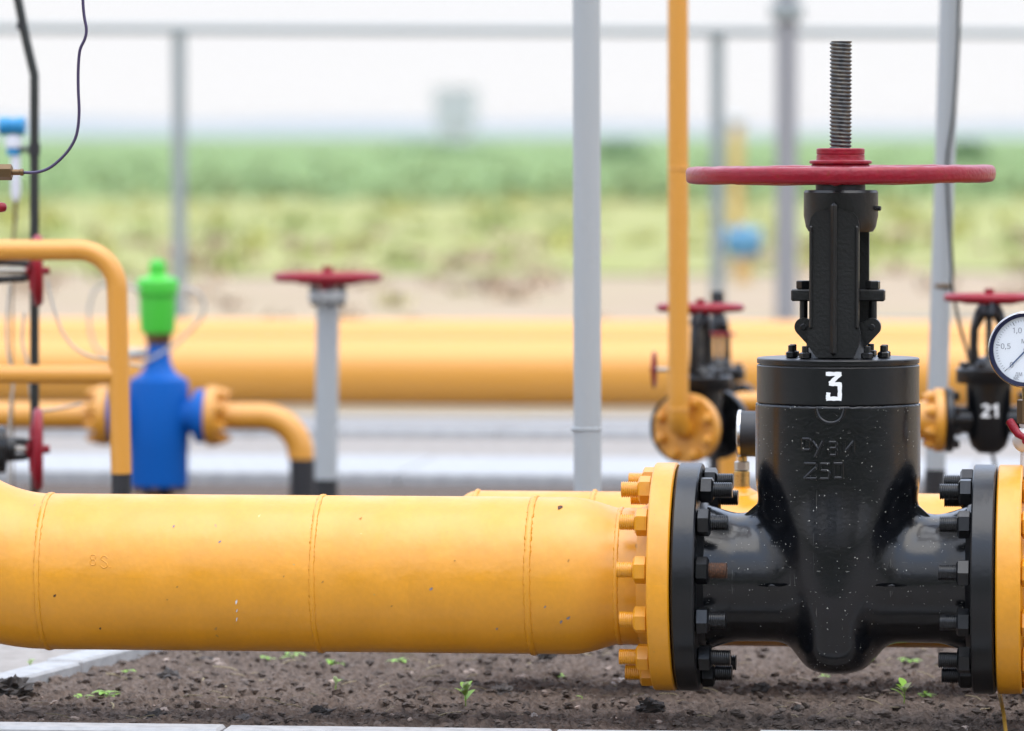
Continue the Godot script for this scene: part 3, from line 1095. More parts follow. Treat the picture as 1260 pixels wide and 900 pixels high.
	for deg in [16.0, 50.0, 130.0, 164.0, -16.0, -50.0, -130.0, -164.0]:
		var a := deg_to_rad(deg)
		var p := Vector3(cos(a) * 0.098, 0.4535, sin(a) * 0.1)
		b = MB.new()
		b.hex(T(), 0.022, 0.013, 0.002)
		var o := part("nut", b, KS, bon, Transform3D(Basis(Vector3.UP, a), p))
		b = MB.new()
		b.rod(Vector3(0, 0.010, 0), Vector3(0, 0.026, 0), 0.0072, 12, 0.001)
		part("bonnet_stud", b, KS, bon, T(p.x, p.y, p.z))
	# flanges of the valve
	for s in [-1.0, 1.0]:
		b = MB.new()
		b.lathe(along(Vector3(-s, 0, 0), Vector3(s * 0.326, 0, 0)), [[0.0, 0.0], [0.231, 0.0], [0.235, 0.004], [0.235, 0.044], [0.232, 0.047], [0.165, 0.047], [0.150, 0.06], [0.10, 0.062]], 96, 0.5)
		var f := part("flange", b, KS, v)
		b = MB.new()
		b.lathe(along(Vector3(s, 0, 0), Vector3(s * 0.3262, 0, 0)), [[0.0, 0.0], [0.165, 0.0], [0.165, 0.0034], [0.0, 0.0034]], 64)
		part("gasket", b, mats["black_matt"], f)
		add_studs(v, s * 0.279, -s, KS, KS, [0.003, 0.0, 0.005, 0.002])
	# yoke
	b = MB.new()
	b.lathe(T(), [[0.0, 0.4538], [0.070, 0.4538], [0.068, 0.458], [0.060, 0.474], [0.057, 0.50], [0.050, 0.512], [0.0, 0.512]], 40, 0.8)
	var yoke := part("yoke", b, KY, v)
	for s in [1.0, -1.0]:
		b = MB.new()
		var wl := 0.055
		var wr := 0.046 if s > 0 else 0.060
		b.extrude(T(0, 0, s * 0.068), PackedVector2Array([Vector2(-wl + 0.012, 0.752), Vector2(-0.004, 0.762), Vector2(wr - 0.012, 0.752), Vector2(wr - 0.003, 0.742), Vector2(wr, 0.728), Vector2(wr, 0.52), Vector2(wr + 0.004, 0.505), Vector2(wr, 0.482), Vector2(0.036, 0.456), Vector2(-0.04, 0.456), Vector2(-wl - 0.004, 0.482), Vector2(-wl - 0.004, 0.505), Vector2(-wl, 0.52), Vector2(-wl, 0.728), Vector2(-wl + 0.003, 0.742)]), -0.012, 0.012)
		b.box(T(-0.005, 0.616, s * 0.079), Vector3(0.013, 0.312, 0.024), 0.006)
		b.box(T(-wl + 0.004, 0.62, s * 0.079), Vector3(0.008, 0.21, 0.012), 0.003)
		b.box(T(wr - 0.004, 0.62, s * 0.079), Vector3(0.008, 0.21, 0.012), 0.003)
		part("yoke_arm", b, KY, yoke)
	b = MB.new()
	b.lathe(T(0.005, 0, 0), [[0.0, 0.712], [0.066, 0.712], [0.072, 0.722], [0.0745, 0.735], [0.0765, 0.745], [0.0765, 0.792], [0.0735, 0.797], [0.0, 0.797]], 48, 0.5)
	b.rod(Vector3(0.07, 0.76, 0.02), Vector3(0.088, 0.76, 0.025), 0.005, 10, 0.001)
	part("yoke_hub", b, KY, yoke)
	for s in [-1.0, 1.0]:
		b = MB.new()
		var pts := PackedVector2Array()
		for p in arc(Vector3(s * 0.070, 0.517, 0), Vector3(s, 0, 0), Vector3(0, 1, 0), 0.0185, -0.75, 2.5, 12):
			pts.append(Vector2(p.x, p.y))
		pts.append(Vector2(s * 0.03, 0.52)); pts.append(Vector2(s * 0.03, 0.463)); pts.append(Vector2(s * 0.046, 0.464))
		b.extrude(T(), pts, -0.003, 0.027)
		var ear := part("yoke_ear", b, KY, yoke)
		b = MB.new()
		b.rod(Vector3(s * 0.070, 0.517, -0.012), Vector3(s * 0.070, 0.517, 0.0305), 0.0068, 14, 0.0015)
		part("pin", b, KS, ear)
		b = MB.new()
		b.rod(Vector3(s * 0.071, 0.50, 0.002), Vector3(s * 0.071, 0.61, 0.002), 0.0085, 14, 0.001)
		var gb := part("gland_bolt", b, KS, v)
		b = MB.new()
		b.hex(Transform3D(Basis(Vector3.UP, 0.3), Vector3(s * 0.071, 0.5935, 0.002)), 0.027, 0.018, 0.002)
		part("nut", b, KS, gb)
	b = MB.new()
	b.box(T(0.0, 0.5815, 0.0), Vector3(0.192, 0.024, 0.042), 0.003)
	b.lathe(T(), [[0.03, 0.50], [0.034, 0.50], [0.034, 0.57], [0.03, 0.57]], 24)
	part("gland_flange", b, KY, v)
	# stem, wheel
	b = MB.new()
	b.thread(T(0.004, 0, 0), 0.0228, 0.0079, 0.0032, 0.86, 1.102, 32)
	var stem := part("stem", b, mats["stem_steel"], v)
	b = MB.new()
	b.rod(Vector3(0.004, 0.50, 0), Vector3(0.004, 0.86, 0), 0.0195, 24)
	part("lower_stem", b, mats["stem_steel"], stem)
	b = MB.new()
	b.lathe(T(0.004, 0, 0), [[0.0, 0.7972], [0.051, 0.7972], [0.051, 0.8085], [0.0, 0.8085]], 40)
	part("bearing_collar", b, mats["black_matt"], v)
	b = MB.new()
	var wn := noise(0.25, 44, 2)
	var wheel_tf := Transform3D(Basis(Vector3(0, 0, 1), 0.0075), Vector3(0.004, 0.829, 0))
	# rim: rounded section with a slightly dressed edge
	var prof: Array = []
	for j in 25:
		var a := -PI + TAU * j / 24.0
		prof.append([0.294 + 0.0235 * signf(cos(a)) * pow(absf(cos(a)), 0.55), 0.0175 * signf(sin(a)) * pow(absf(sin(a)), 0.6)])
	b.lathe(wheel_tf, prof, 128, 1.3)
	for j in b.v.size():
		var p := b.v[j]
		b.v[j] = p + b.n[j] * (0.0016 * wn.get_noise_3d(p.x * 60.0, p.y * 90.0, p.z * 60.0) + 0.0012 * wn.get_noise_3d(p.x * 260.0, p.y * 200.0, p.z * 260.0))
	var wheel := part("handwheel", b, mats["red_paint"], v)
	for k in 5:
		var a := TAU * k / 5.0 + 0.35
		b = MB.new()
		var d := Vector3(cos(a), 0, sin(a))
		b.tube([wheel_tf * (d * 0.05 + Vector3.DOWN * 0.002), wheel_tf * (d * 0.12 + Vector3.DOWN * 0.006), wheel_tf * (d * 0.2 + Vector3.DOWN * 0.006), wheel_tf * (d * 0.285)], [0.019, 0.0165, 0.014, 0.013], 12)
		part("spoke", b, mats["red_paint"], wheel)
	b = MB.new()
	b.lathe(T(0.004, 0, 0), [[0.0, 0.8087], [0.058, 0.8087], [0.060, 0.812], [0.060, 0.848], [0.058, 0.851], [0.063, 0.8512], [0.064, 0.853], [0.064, 0.8565], [0.062, 0.858], [0.0502, 0.859], [0.0495, 0.862], [0.0495, 0.869], [0.0480, 0.8705], [0.0495, 0.872], [0.0495, 0.881], [0.0475, 0.883], [0.0, 0.883]], 48, 0.5)
	part("hub", b, mats["red_paint"], wheel)

func weld(parent: Node3D, x: float, r: float, big := 0.005) -> void:
	var b := MB.new()
	b.ring(along(Vector3(1, 0, 0), Vector3(x, 0, 0)), r, big * 0.5, big * 1.1, 360, 8, 0.6, noise(1.3, int(absf(x) * 1000.0), 3))
	part("weld_seam", b, mats["yellow_paint"], parent)

func build_main_pipe() -> void:
	var Y: Material = mats["yellow_paint"]
	var t := thing("yellow_pipeline", "thick yellow steel pipe with weld seams bolted to the big valve", "pipe", Vector3(X0, AXIS_Y, 0))
	var xr1 := at(757, 712, 0.14).x - X0
	var xr0 := at(692, 712, 0.16).x - X0
	var xw2 := at(648, 712, 0.1625).x - X0
	var xw1 := at(383, 712, 0.1625).x - X0
	var xw0 := at(44, 712, 0.1625).x - X0
	var L := Vector3(-1, 0, 0)
	var b := MB.new()
	b.lathe(along(L, Vector3(-0.3296, 0, 0)), [[0.0, 0.0], [0.231, 0.0], [0.235, 0.003], [0.235, 0.043], [0.232, 0.046], [0.165, 0.046], [0.158, 0.049], [0.1415, 0.075], [0.1405, -0.3296 - xr1], [0.0, -0.3296 - xr1]], 96, 0.5)
	part("flange", b, Y, t)
	add_studs(t, -0.3756, -1.0, Y, Y, [0.0, -0.004, 0.002, -0.002])
	b = MB.new()
	var prof: Array = []
	for j in 17:
		var u := j / 16.0
		prof.append([lerpf(0.1395, 0.1625, smoothstep(0.0, 1.0, pow(u, 0.75))), (xr1 - lerpf(xr1, xr0, u))])
	prof.append([0.1625, xr1 - xw2])
	b.lathe(along(L, Vector3(xr1, 0, 0)), prof, 96, 0.8)
	part("reducer", b, Y, t)
	b = MB.new()
	b.lathe(along(L, Vector3(xw2, 0, 0)), [[0.1625, 0.0], [0.1625, xw2 - xw1]], 96)
	part("pipe_section", b, Y, t)
	b = MB.new()
	b.lathe(along(L, Vector3(xw1, 0, 0)), [[0.1625, 0.0], [0.1625, xw1 - xw0]], 96)
	part("pipe_section", b, Y, t)
	b = MB.new()
	var R := 0.40
	var bend := arc(Vector3(xw0, R, 0), Vector3(0, -1, 0), Vector3(-1, 0, 0), R, 0.0, PI / 2, 24)
	b.tube(bend, 0.1625, 64, false)
	part("elbow", b, Y, t)
	b = MB.new()
	b.lathe(T(xw0 - R, R, 0), [[0.1625, 0.0], [0.1625, 0.9], [0.0, 0.9]], 64)
	part("riser", b, Y, t)
	weld(t, xr1, 0.1402, 0.0045); weld(t, xw2, 0.1625, 0.0062); weld(t, xw1, 0.1625, 0.005); weld(t, xw0, 0.1625, 0.005)
	# stamped characters on the pipe
	var xs := at(111, 690, 0.16).x - X0
	for q in [[[[0, 0.9], [0.5, 1], [1, 0.9], [0.9, 0.6], [0.1, 0.45], [0, 0.1], [0.5, 0], [1, 0.1], [0.9, 0.45], [0.1, 0.6], [0, 0.9]], 0.0, 0.026, 0.010, 0.021], [[[1, 0.8], [0.5, 1], [0, 0.75], [0.9, 0.4], [1, 0.15], [0.5, 0], [0, 0.2]], 0.021, 0.020, 0.014, 0.025], [[[0, 0], [0.3, 0.2]], 0.040, 0.021, 0.006, 0.006]]:
		b = MB.new()
		var pts: Array = []
		for g in q[0]:
			var ang := asin((q[2] + g[1] * q[4]) / 0.1625)
			pts.append(Vector3(xs + q[1] + g[0] * q[3], sin(ang) * 0.1622, cos(ang) * 0.1622))
		b.tube(smooth_path(pts, 3), 0.0014, 6)
		part("stamped_letter", b, Y, t)
	var chip_r := RandomNumberGenerator.new()
	chip_r.seed = 12
	for q in [[684, 628, 4.0, 0], [690, 766, 2.4, 1], [699, 761, 2.8, 1], [671, 747, 1.6, 1], [531, 725, 2.4, 1], [482, 746, 1.5, 2], [211, 649, 1.8, 1], [270, 667, 2.0, 1], [219, 722, 1.6, 2], [68, 733, 2.6, 0], [206, 738, 1.5, 2], [350, 709, 1.4, 2], [398, 716, 1.6, 2], [291, 741, 2.2, 3], [291, 752, 1.5, 3], [290, 763, 1.6, 3], [440, 640, 1.6, 2], [560, 690, 1.5, 2], [700, 690, 1.8, 2], [120, 775, 1.6, 0], [610, 775, 1.7, 1], [33, 625, 2.2, 1]]:
		var hit := at(q[0], q[1], 0.15)
		var yy := clampf(hit.y - AXIS_Y, -0.155, 0.155)
		b = MB.new()
		var face: Array = []
		for j in 9:
			var th := TAU * j / 9.0
			var rad: float = m(q[2], 0.15) * chip_r.randf_range(0.6, 1.25)
			var py2 := yy + sin(th) * rad * (1.7 if q[3] == 3 else 0.9)
			var ang := asin(clampf(py2 / 0.1625, -0.99, 0.99))
			face.append(Vector3(hit.x - X0 + cos(th) * rad * (0.5 if q[3] == 3 else 0.8) + sin(th) * rad * 0.4, sin(ang) * 0.1631, cos(ang) * 0.1631))
		b.poly(face, Vector3(0, yy, 0.15))
		part("paint_chip", b, [mats["rusty_steel"], mats["chip_grey"], mats["chip_brown"], mats["plastic_white"]][q[3]], t)
	# saddle foot out of sight below the riser
	b = MB.new()
	b.rod(Vector3(xw0 - R * 0.9, 0.1, 0), Vector3(xw0 - R * 0.9, -AXIS_Y - 0.02, 0), 0.06, 24, 0.004)
	part("foot", b, mats["black_matt"], t)

	var t2 := thing("yellow_pipeline", "short yellow flanged pipe end on the far side of the big valve", "pipe", Vector3(X0, AXIS_Y, 0))
	b = MB.new()
	b.lathe(along(Vector3(1, 0, 0), Vector3(0.3296, 0, 0)), [[0.0, 0.0], [0.231, 0.0], [0.235, 0.003], [0.235, 0.047], [0.232, 0.05], [0.165, 0.05], [0.158, 0.053], [0.1415, 0.08], [0.1405, 0.14], [0.1625, 0.22], [0.1625, 1.3], [0.0, 1.3]], 96, 0.5)
	part("flange", b, Y, t2)
	add_studs(t2, 0.3796, 1.0, Y, Y, [0.0, -0.004, 0.002])
	b = MB.new()
	b.rod(Vector3(1.2, 0.0, 0), Vector3(1.2, -AXIS_Y - 0.02, 0), 0.06, 24, 0.004)
	part("foot", b, mats["black_matt"], t2)

func build_second_pipe() -> void:
	var Y: Material = mats["yellow_paint"]
	var z := -0.75
	var r := 0.168
	var top := at(640, 604.5, z).y
	var yc := top - r
	var x1 := at(588, 604, z).x
	var t := thing("yellow_pipeline", "second yellow pipe running behind the thick front pipe and valve", "pipe", Vector3(x1, yc, z))
	var b := MB.new()
	b.lathe(along(Vector3(1, 0, 0)), [[r, 0.0], [r, 2.9], [0.0, 2.9]], 80)
	part("pipe_section", b, Y, t)
	b = MB.new()
	var cap: Array = []
	for j in 13:
		var a := PI * 0.5 * j / 12.0
		cap.append([r * cos(a), 0.085 * sin(a)])
	b.lathe(along(Vector3(-1, 0, 0)), cap, 80, 0.9)
	part("end_cap", b, Y, t)
	b = MB.new()
	var fx := at(829, 800, z).x - x1
	b.rod(Vector3(fx, -0.05, 0), Vector3(fx, -yc - 0.03, 0), 0.036, 24, 0.004)
	part("foot", b, mats["black_matt"], t)
	b = MB.new()
	var xs := at(732, 604, z).x - x1
	b.ring(along(Vector3(1, 0, 0), Vector3(xs, 0, 0)), r, 0.004, 0.005, 150, 8, 0.9, noise(0.42, 88, 2))
	part("weld_seam", b, Y, t)
	b = MB.new()
	b.ring(along(Vector3(1, 0, 0), Vector3(0, 0, 0)), r, 0.004, 0.005, 150, 8, 0.9, noise(0.42, 89, 2))
	part("weld_seam", b, Y, t)
	b = MB.new()
	b.rod(Vector3(2.6, -0.05, 0), Vector3(2.6, -yc - 0.03, 0), 0.06, 24, 0.004)
	part("foot", b, mats["black_matt"], t)
	# gauge seen from the side
	var gx := at(913, 600, z)
	var g := thing("pressure_gauge", "black pressure gauge seen edge on, peeping out behind the big valve", "gauge", Vector3(gx.x, 0, z))
	var yb := top - 0.006
	b = MB.new()
	b.lathe(T(0, yb, 0), [[0.045, -0.01], [0.040, 0.004], [0.026, 0.012], [0.0185, 0.016], [0.0185, 0.02]], 28, 0.8)
	part("weld_boss", b, Y, g)
	var y1 := at(913, 601, z).y
	var y2 := at(913, 580, z).y
	var y3 := at(913, 568, z).y
	var y4 := at(913, 560, z).y
	b = MB.new()
	b.lathe(T(0, 0, 0), [[0.0, yb], [0.0175, yb], [0.0175, y2 - 0.001], [0.0165, y2], [0.0, y2]], 24)
	part("fitting", b, mats["brass"], g)
	b = MB.new()
	b.hex(T(0, y2 + 0.0005, 0), 0.029, y3 - y2, 0.002)
	part("hex_nut", b, mats["steel"], g)
	b = MB.new()
	b.rod(Vector3(0.002, y3, 0), Vector3(0.002, y4 + 0.01, 0), 0.0095, 16)
	part("stem", b, mats["brass"], g)
	var yc2 := at(913, 534, z).y
	b = MB.new()
	b.lathe(along(Vector3(-1, 0, 0), Vector3(0.036, yc2, 0)), [[0.0, 0.0], [0.047, 0.0], [0.050, 0.003], [0.050, 0.036], [0.0495, 0.04], [0.0, 0.04]], 48, 0.5)
	part("case", b, mats["black_matt"], g)
	b = MB.new()
	b.lathe(along(Vector3(-1, 0, 0), Vector3(0.036, yc2, 0)), [[0.0508, 0.0365], [0.0525, 0.037], [0.0525, 0.043], [0.050, 0.045], [0.046, 0.044], [0.0, 0.0435]], 48, 0.5)
	part("bezel", b, mats["chrome"], g)

func build_gauge() -> void:
	var z := 0.0
	var c := at(1263.5, 430.5, z)
	var g := thing("pressure_gauge", "round white dial pressure gauge reading zero beside the big handwheel", "gauge", c)
	var face := Basis(Vector3.UP, deg_to_rad(-2.0))
	var r := m(47.0, z)
	var fr := Transform3D(face * Basis(Vector3.RIGHT, PI / 2), Vector3.ZERO)     # y of the lathe towards the camera
	var b := MB.new()
	b.lathe(fr, [[0.0, -0.03], [r * 0.93, -0.03], [r * 0.955, -0.027], [r * 0.955, 0.004]], 64, 0.5)
	part("case", b, mats["bezel_blue"], g)
	b = MB.new()
	b.lathe(fr, [[r * 0.955, -0.004], [r * 0.985, -0.002], [r, 0.003], [r * 0.992, 0.008], [r * 0.965, 0.0105], [r * 0.958, 0.0108]], 72, 0.9)
	part("rim", b, mats["chrome"], g)
	b = MB.new()
	b.lathe(fr, [[r * 0.9575, 0.0107], [r * 0.93, 0.0104], [r * 0.86, 0.0085], [r * 0.855, 0.0]], 72, 0.9)
	part("bezel", b, mats["bezel_blue"], g)
	b = MB.new()
	b.lathe(fr, [[r * 0.9, 0.0005], [0.0, 0.0005]], 64)
	var dial := part("dial", b, mats["dial_white"], g)
	var grp := Transform3D(face, Vector3.ZERO)
	for k in 51:
		var a := deg_to_rad(225.0 - 270.0 * k / 50.0)
		var big := k % 10 == 0
		b = MB.new()
		var d := Vector3(cos(a), sin(a), 0)
		var r0 := r * (0.70 if big else 0.735)
		var r1 := r * (0.79 if not big else 0.8)
		b.box(grp * Transform3D(Basis(d, Vector3(-d.y, d.x, 0), Vector3(0, 0, 1)), d * (r0 + r1) * 0.5 + Vector3(0, 0, 0.001)), Vector3(r1 - r0, r * (0.016 if big else 0.011), 0.0003), 0.00005)
		part("tick", b, mats["print_black"] if big else mats["print_grey"], dial)
	var font := SystemFont.new()
	font.font_names = PackedStringArray(["Droid Sans"])
	var marks := []
	for k in 6:
		var a := deg_to_rad(225.0 - 54.0 * k)
		marks.append([["0", "0,5", "1,0", "1,5", "2,0", "2,5"][k], cos(a) * r * 0.545, sin(a) * r * 0.56, 0.15])
	marks.append(["МПа", r * 0.02, r * 0.22, 0.12]); marks.append(["ДМ", -r * 0.2, -r * 0.64, 0.10]); marks.append(["МС", -r * 0.26, -r * 0.75, 0.08])
	for q in marks:
		var tm := TextMesh.new()
		tm.text = q[0]; tm.font = font; tm.font_size = 48; tm.pixel_size = r * q[3] / 36.0; tm.depth = 0.0003; tm.curve_step = 2.0
		show_mesh("dial_print", tm, mats["print_grey"], dial, grp * T(q[1], q[2], 0.001))
	b = MB.new()
	var dn := Vector3(cos(deg_to_rad(226.0)), sin(deg_to_rad(226.0)), 0)
	var sd := Vector3(-dn.y, dn.x, 0)
	b.extrude(grp * Transform3D(Basis(dn, sd, Vector3(0, 0, 1)), Vector3(0, 0, 0.0035)), PackedVector2Array([Vector2(-r * 0.2, -r * 0.025), Vector2(r * 0.5, -r * 0.018), Vector2(r * 0.74, 0), Vector2(r * 0.5, r * 0.018), Vector2(-r * 0.2, r * 0.025)]), 0.0, 0.0006)
	b.lathe(grp * Transform3D(Basis(Vector3.RIGHT, PI / 2), Vector3(0, 0, 0.002)), [[0.0, 0.0], [r * 0.07, 0.0], [r * 0.07, 0.003], [0.0, 0.0034]], 20)
	part("needle", b, mats["needle_blue"], g)
	b = MB.new()
	b.lathe(fr, [[r * 0.9, 0.0078], [0.0, 0.0082]], 48, 1.5)
	part("glass", b, mats["glass"], g)
	var y1 := at(1263, 492, z).y - c.y
	var y2 := at(1263, 522, z).y - c.y
	b = MB.new()
	b.rod(Vector3(0, -r * 0.94, -0.014), Vector3(0, y1 - 0.002, -0.014), 0.0095, 20)
	part("stem", b, mats["brass"], g)
	b = MB.new()
	b.hex(Transform3D(Basis(Vector3.UP, 0.1), Vector3(0, y2, -0.014)), 0.034, y1 - y2, 0.002)
	part("hex_nut", b, mats["dull_brass"], g)
	# ball valve under the gauge, standing on the pipe neck
	var bv := thing("ball_valve", "small pale ball valve with red lever carrying the white dial gauge", "valve", Vector3(c.x, c.y, -0.014))
	var y3 := at(1263, 575, z).y - c.y
	var ym := at(1263, 542, z).y - c.y
	b = MB.new()
	var prof: Array = [[0.0, y3 - 0.02], [0.013, y3 - 0.02], [0.013, ym - 0.026]]
	for j in 13:
		var a := -1.15 + 2.3 * j / 12.0
		prof.append([0.029 * cos(a), ym + 0.027 * sin(a)])
	prof.append_array([[0.0145, y2 - 0.004], [0.0145, y2 - 0.0005], [0.0, y2 - 0.0005]])
	b.lathe(T(), prof, 32, 0.9)
	part("body", b, mats["ball_valve_white"], bv)
	b = MB.new()
	b.rod(Vector3(0, y3 - 0.018, 0), Vector3(0, AXIS_Y + 0.135 - c.y, 0), 0.0105, 20)
	part("nipple", b, mats["dull_brass"], bv)
	b = MB.new()
	b.hex(T(0, AXIS_Y + 0.136 - c.y, 0), 0.034, 0.03, 0.002)
	part("hex_nut", b, mats["brass"], bv)
	b = MB.new()
	b.rod(Vector3(0, ym, 0.02), Vector3(0, ym + 0.0, 0.045), 0.008, 16)
	b.tube([Vector3(0.0, ym + 0.004, 0.041), Vector3(-0.016, ym + 0.014, 0.041), Vector3(-0.026, ym + 0.028, 0.036), Vector3(-0.034, ym + 0.041, 0.034), Vector3(-0.0355, ym + 0.0435, 0.034)], [0.006, 0.008, 0.0092, 0.0085, 0.004], 14)
	part("lever", b, mats["red_paint"], bv)

# ---------------------------------------------------------------- things behind
func post(called: String, label: String, px_top: float, py_top: float, px_low: float, z: float, r: float, foot_py: float, mat: Material, group := "") -> Node3D:
	var top := at(px_top, py_top, z)
	var low := at(px_low, 600, z)
	var dir := (top - low).normalized()
	low -= dir * ((low.y + 0.02) / dir.y)
	var t := thing(called, label, "post", low, group)
	top -= low
	var b := MB.new()
	var cut := 0.0
	if foot_py > 0.0:
		cut = at(px_low, foot_py, z).y - low.y
		b.rod(Vector3.ZERO, dir * (cut / dir.y), r * 1.015, 28)
		part("black_foot", b, mats["black_matt"], t)
		b = MB.new()
	b.rod(dir * (cut / dir.y), top, r, 32)
	part("shaft", b, mat, t)
	return t

func build_posts() -> void:
	var z := -2.2
	var r := m(17.0, z)
	var t := post("steel_post", "tall round grey steel post standing behind the yellow pipe at mid frame", 721.5, -60, 723.0, z, r, -1.0, mats["grey_paint"], "grey posts")
	var b := MB.new()
	b.ring(T(), r, 0.004, 0.004, 64, 8, 0.7, noise(0.4, 3, 2))
	part("weld_seam", b, mats["grey_paint"], t, T(at(722, 528, z).x - t.position.x, at(722, 528, z).y + 0.02, 0))
	# leaning post with a cable
	z = -4.0
	var t2 := post("steel_post", "slightly leaning grey post with black foot and cable behind the handwheel", 1171, -60, 1150.5, z, m(12.5, z), 578, mats["grey_paint"], "grey posts")
	b = MB.new()
	var pts: Array = []
	for q in [[1182, -40], [1179, 60], [1174, 140], [1166, 200], [1168, 260], [1172, 330], [1172, 352], [1180, 395], [1191, 435], [1200, 470], [1212, 520], [1224, 570], [1236, 640]]:
		var p := at(q[0], q[1], z + 0.045)
		pts.append(p)
	b.tube(smooth_path(pts, 5), 0.005, 8)
	tag(part("signal_cable", b, mats["cable_black"], self), "thin dark cable strapped down the leaning grey post", "cable")
	b = MB.new()
	var pb := at(1160, 352, z)
	b.ring(T(), m(12.5, z) + 0.001, 0.002, 0.007, 32, 6)
	part("clip", b, mats["dull_brass"], t2, T(pb.x - t2.position.x, pb.y - t2.position.y, 0))
	# short post with a red wheel
	z = -6.0
	var t3 := thing("valve_extension", "grey spindle post topped by a small red handwheel", "valve", at(401, 600, z) * Vector3(1, 0, 1))
	var yt := at(401, 372, z).y
	var yf := at(401, 590, z).y
	b = MB.new()
	b.rod(Vector3(0, -0.02, 0), Vector3(0, yf, 0), m(14.5, z), 28)
	part("black_foot", b, mats["black_matt"], t3)
	b = MB.new()
	b.rod(Vector3(0, yf, 0), Vector3(0.006, yt, 0), m(14.2, z), 28)
	part("shaft", b, mats["grey_paint"], t3)
	b = MB.new()
	b.lathe(T(0.006, yt, 0), [[0.0, 0.0], [0.052, 0.0], [0.06, 0.004], [0.06, 0.03], [0.056, 0.034], [0.0, 0.034]], 28)
	part("head_flange", b, mats["grey_paint"], t3)
	for k in 6:
		var a := TAU * k / 6.0 + 0.2
		b = MB.new()
		b.hex(T(), 0.02, 0.012, 0.001)
		b.rod(Vector3(0, -0.048, 0), Vector3(0, 0.02, 0), 0.006, 8)
		part("bolt", b, mats["black_matt"], t3, T(0.006 + cos(a) * 0.05, yt + 0.036, sin(a) * 0.05))
	var yw := at(401, 341, z).y
	small_wheel(t3, Vector3(0.006, yw, 0), Vector3.UP, m(68, z), mats["red_far"])
	b = MB.new()
	b.lathe(T(0.006, 0, 0), [[0.0, yt + 0.03], [0.03, yt + 0.03], [0.018, yt + 0.05], [0.014, yw + 0.015], [0.0, yw + 0.015]], 20)
	part("spindle", b, mats["red_far"], t3)

func small_wheel(parent: Node3D, c: Vector3, axis: Vector3, r: float, mat: Material, thick := 0.0) -> void:
	var tf := along(axis, c)
	var th := thick if thick > 0.0 else r * 0.1
	var b := MB.new()
	b.ring(tf, r - th, th, th * 0.9, 48, 10)
	var w := part("handwheel", b, mat, parent)
	for k in 4:
		var a := TAU * k / 4.0 + 0.4
		b = MB.new()
		b.tube([tf * Vector3(cos(a) * r * 0.1, -th * 0.6, sin(a) * r * 0.1), tf * Vector3(cos(a) * r * 0.5, -th * 0.7, sin(a) * r * 0.5), tf * Vector3(cos(a) * (r - th), 0, sin(a) * (r - th))], [th * 0.95, th * 0.8, th * 0.7], 8)
		part("spoke", b, mat, w)
	b = MB.new()
	b.lathe(tf, [[0.0, -th * 2.0], [r * 0.17, -th * 2.0], [r * 0.17, th * 0.6], [r * 0.11, th * 0.8], [r * 0.1, th * 2.0], [0.0, th * 2.0]], 24)
	part("hub", b, mat, w)

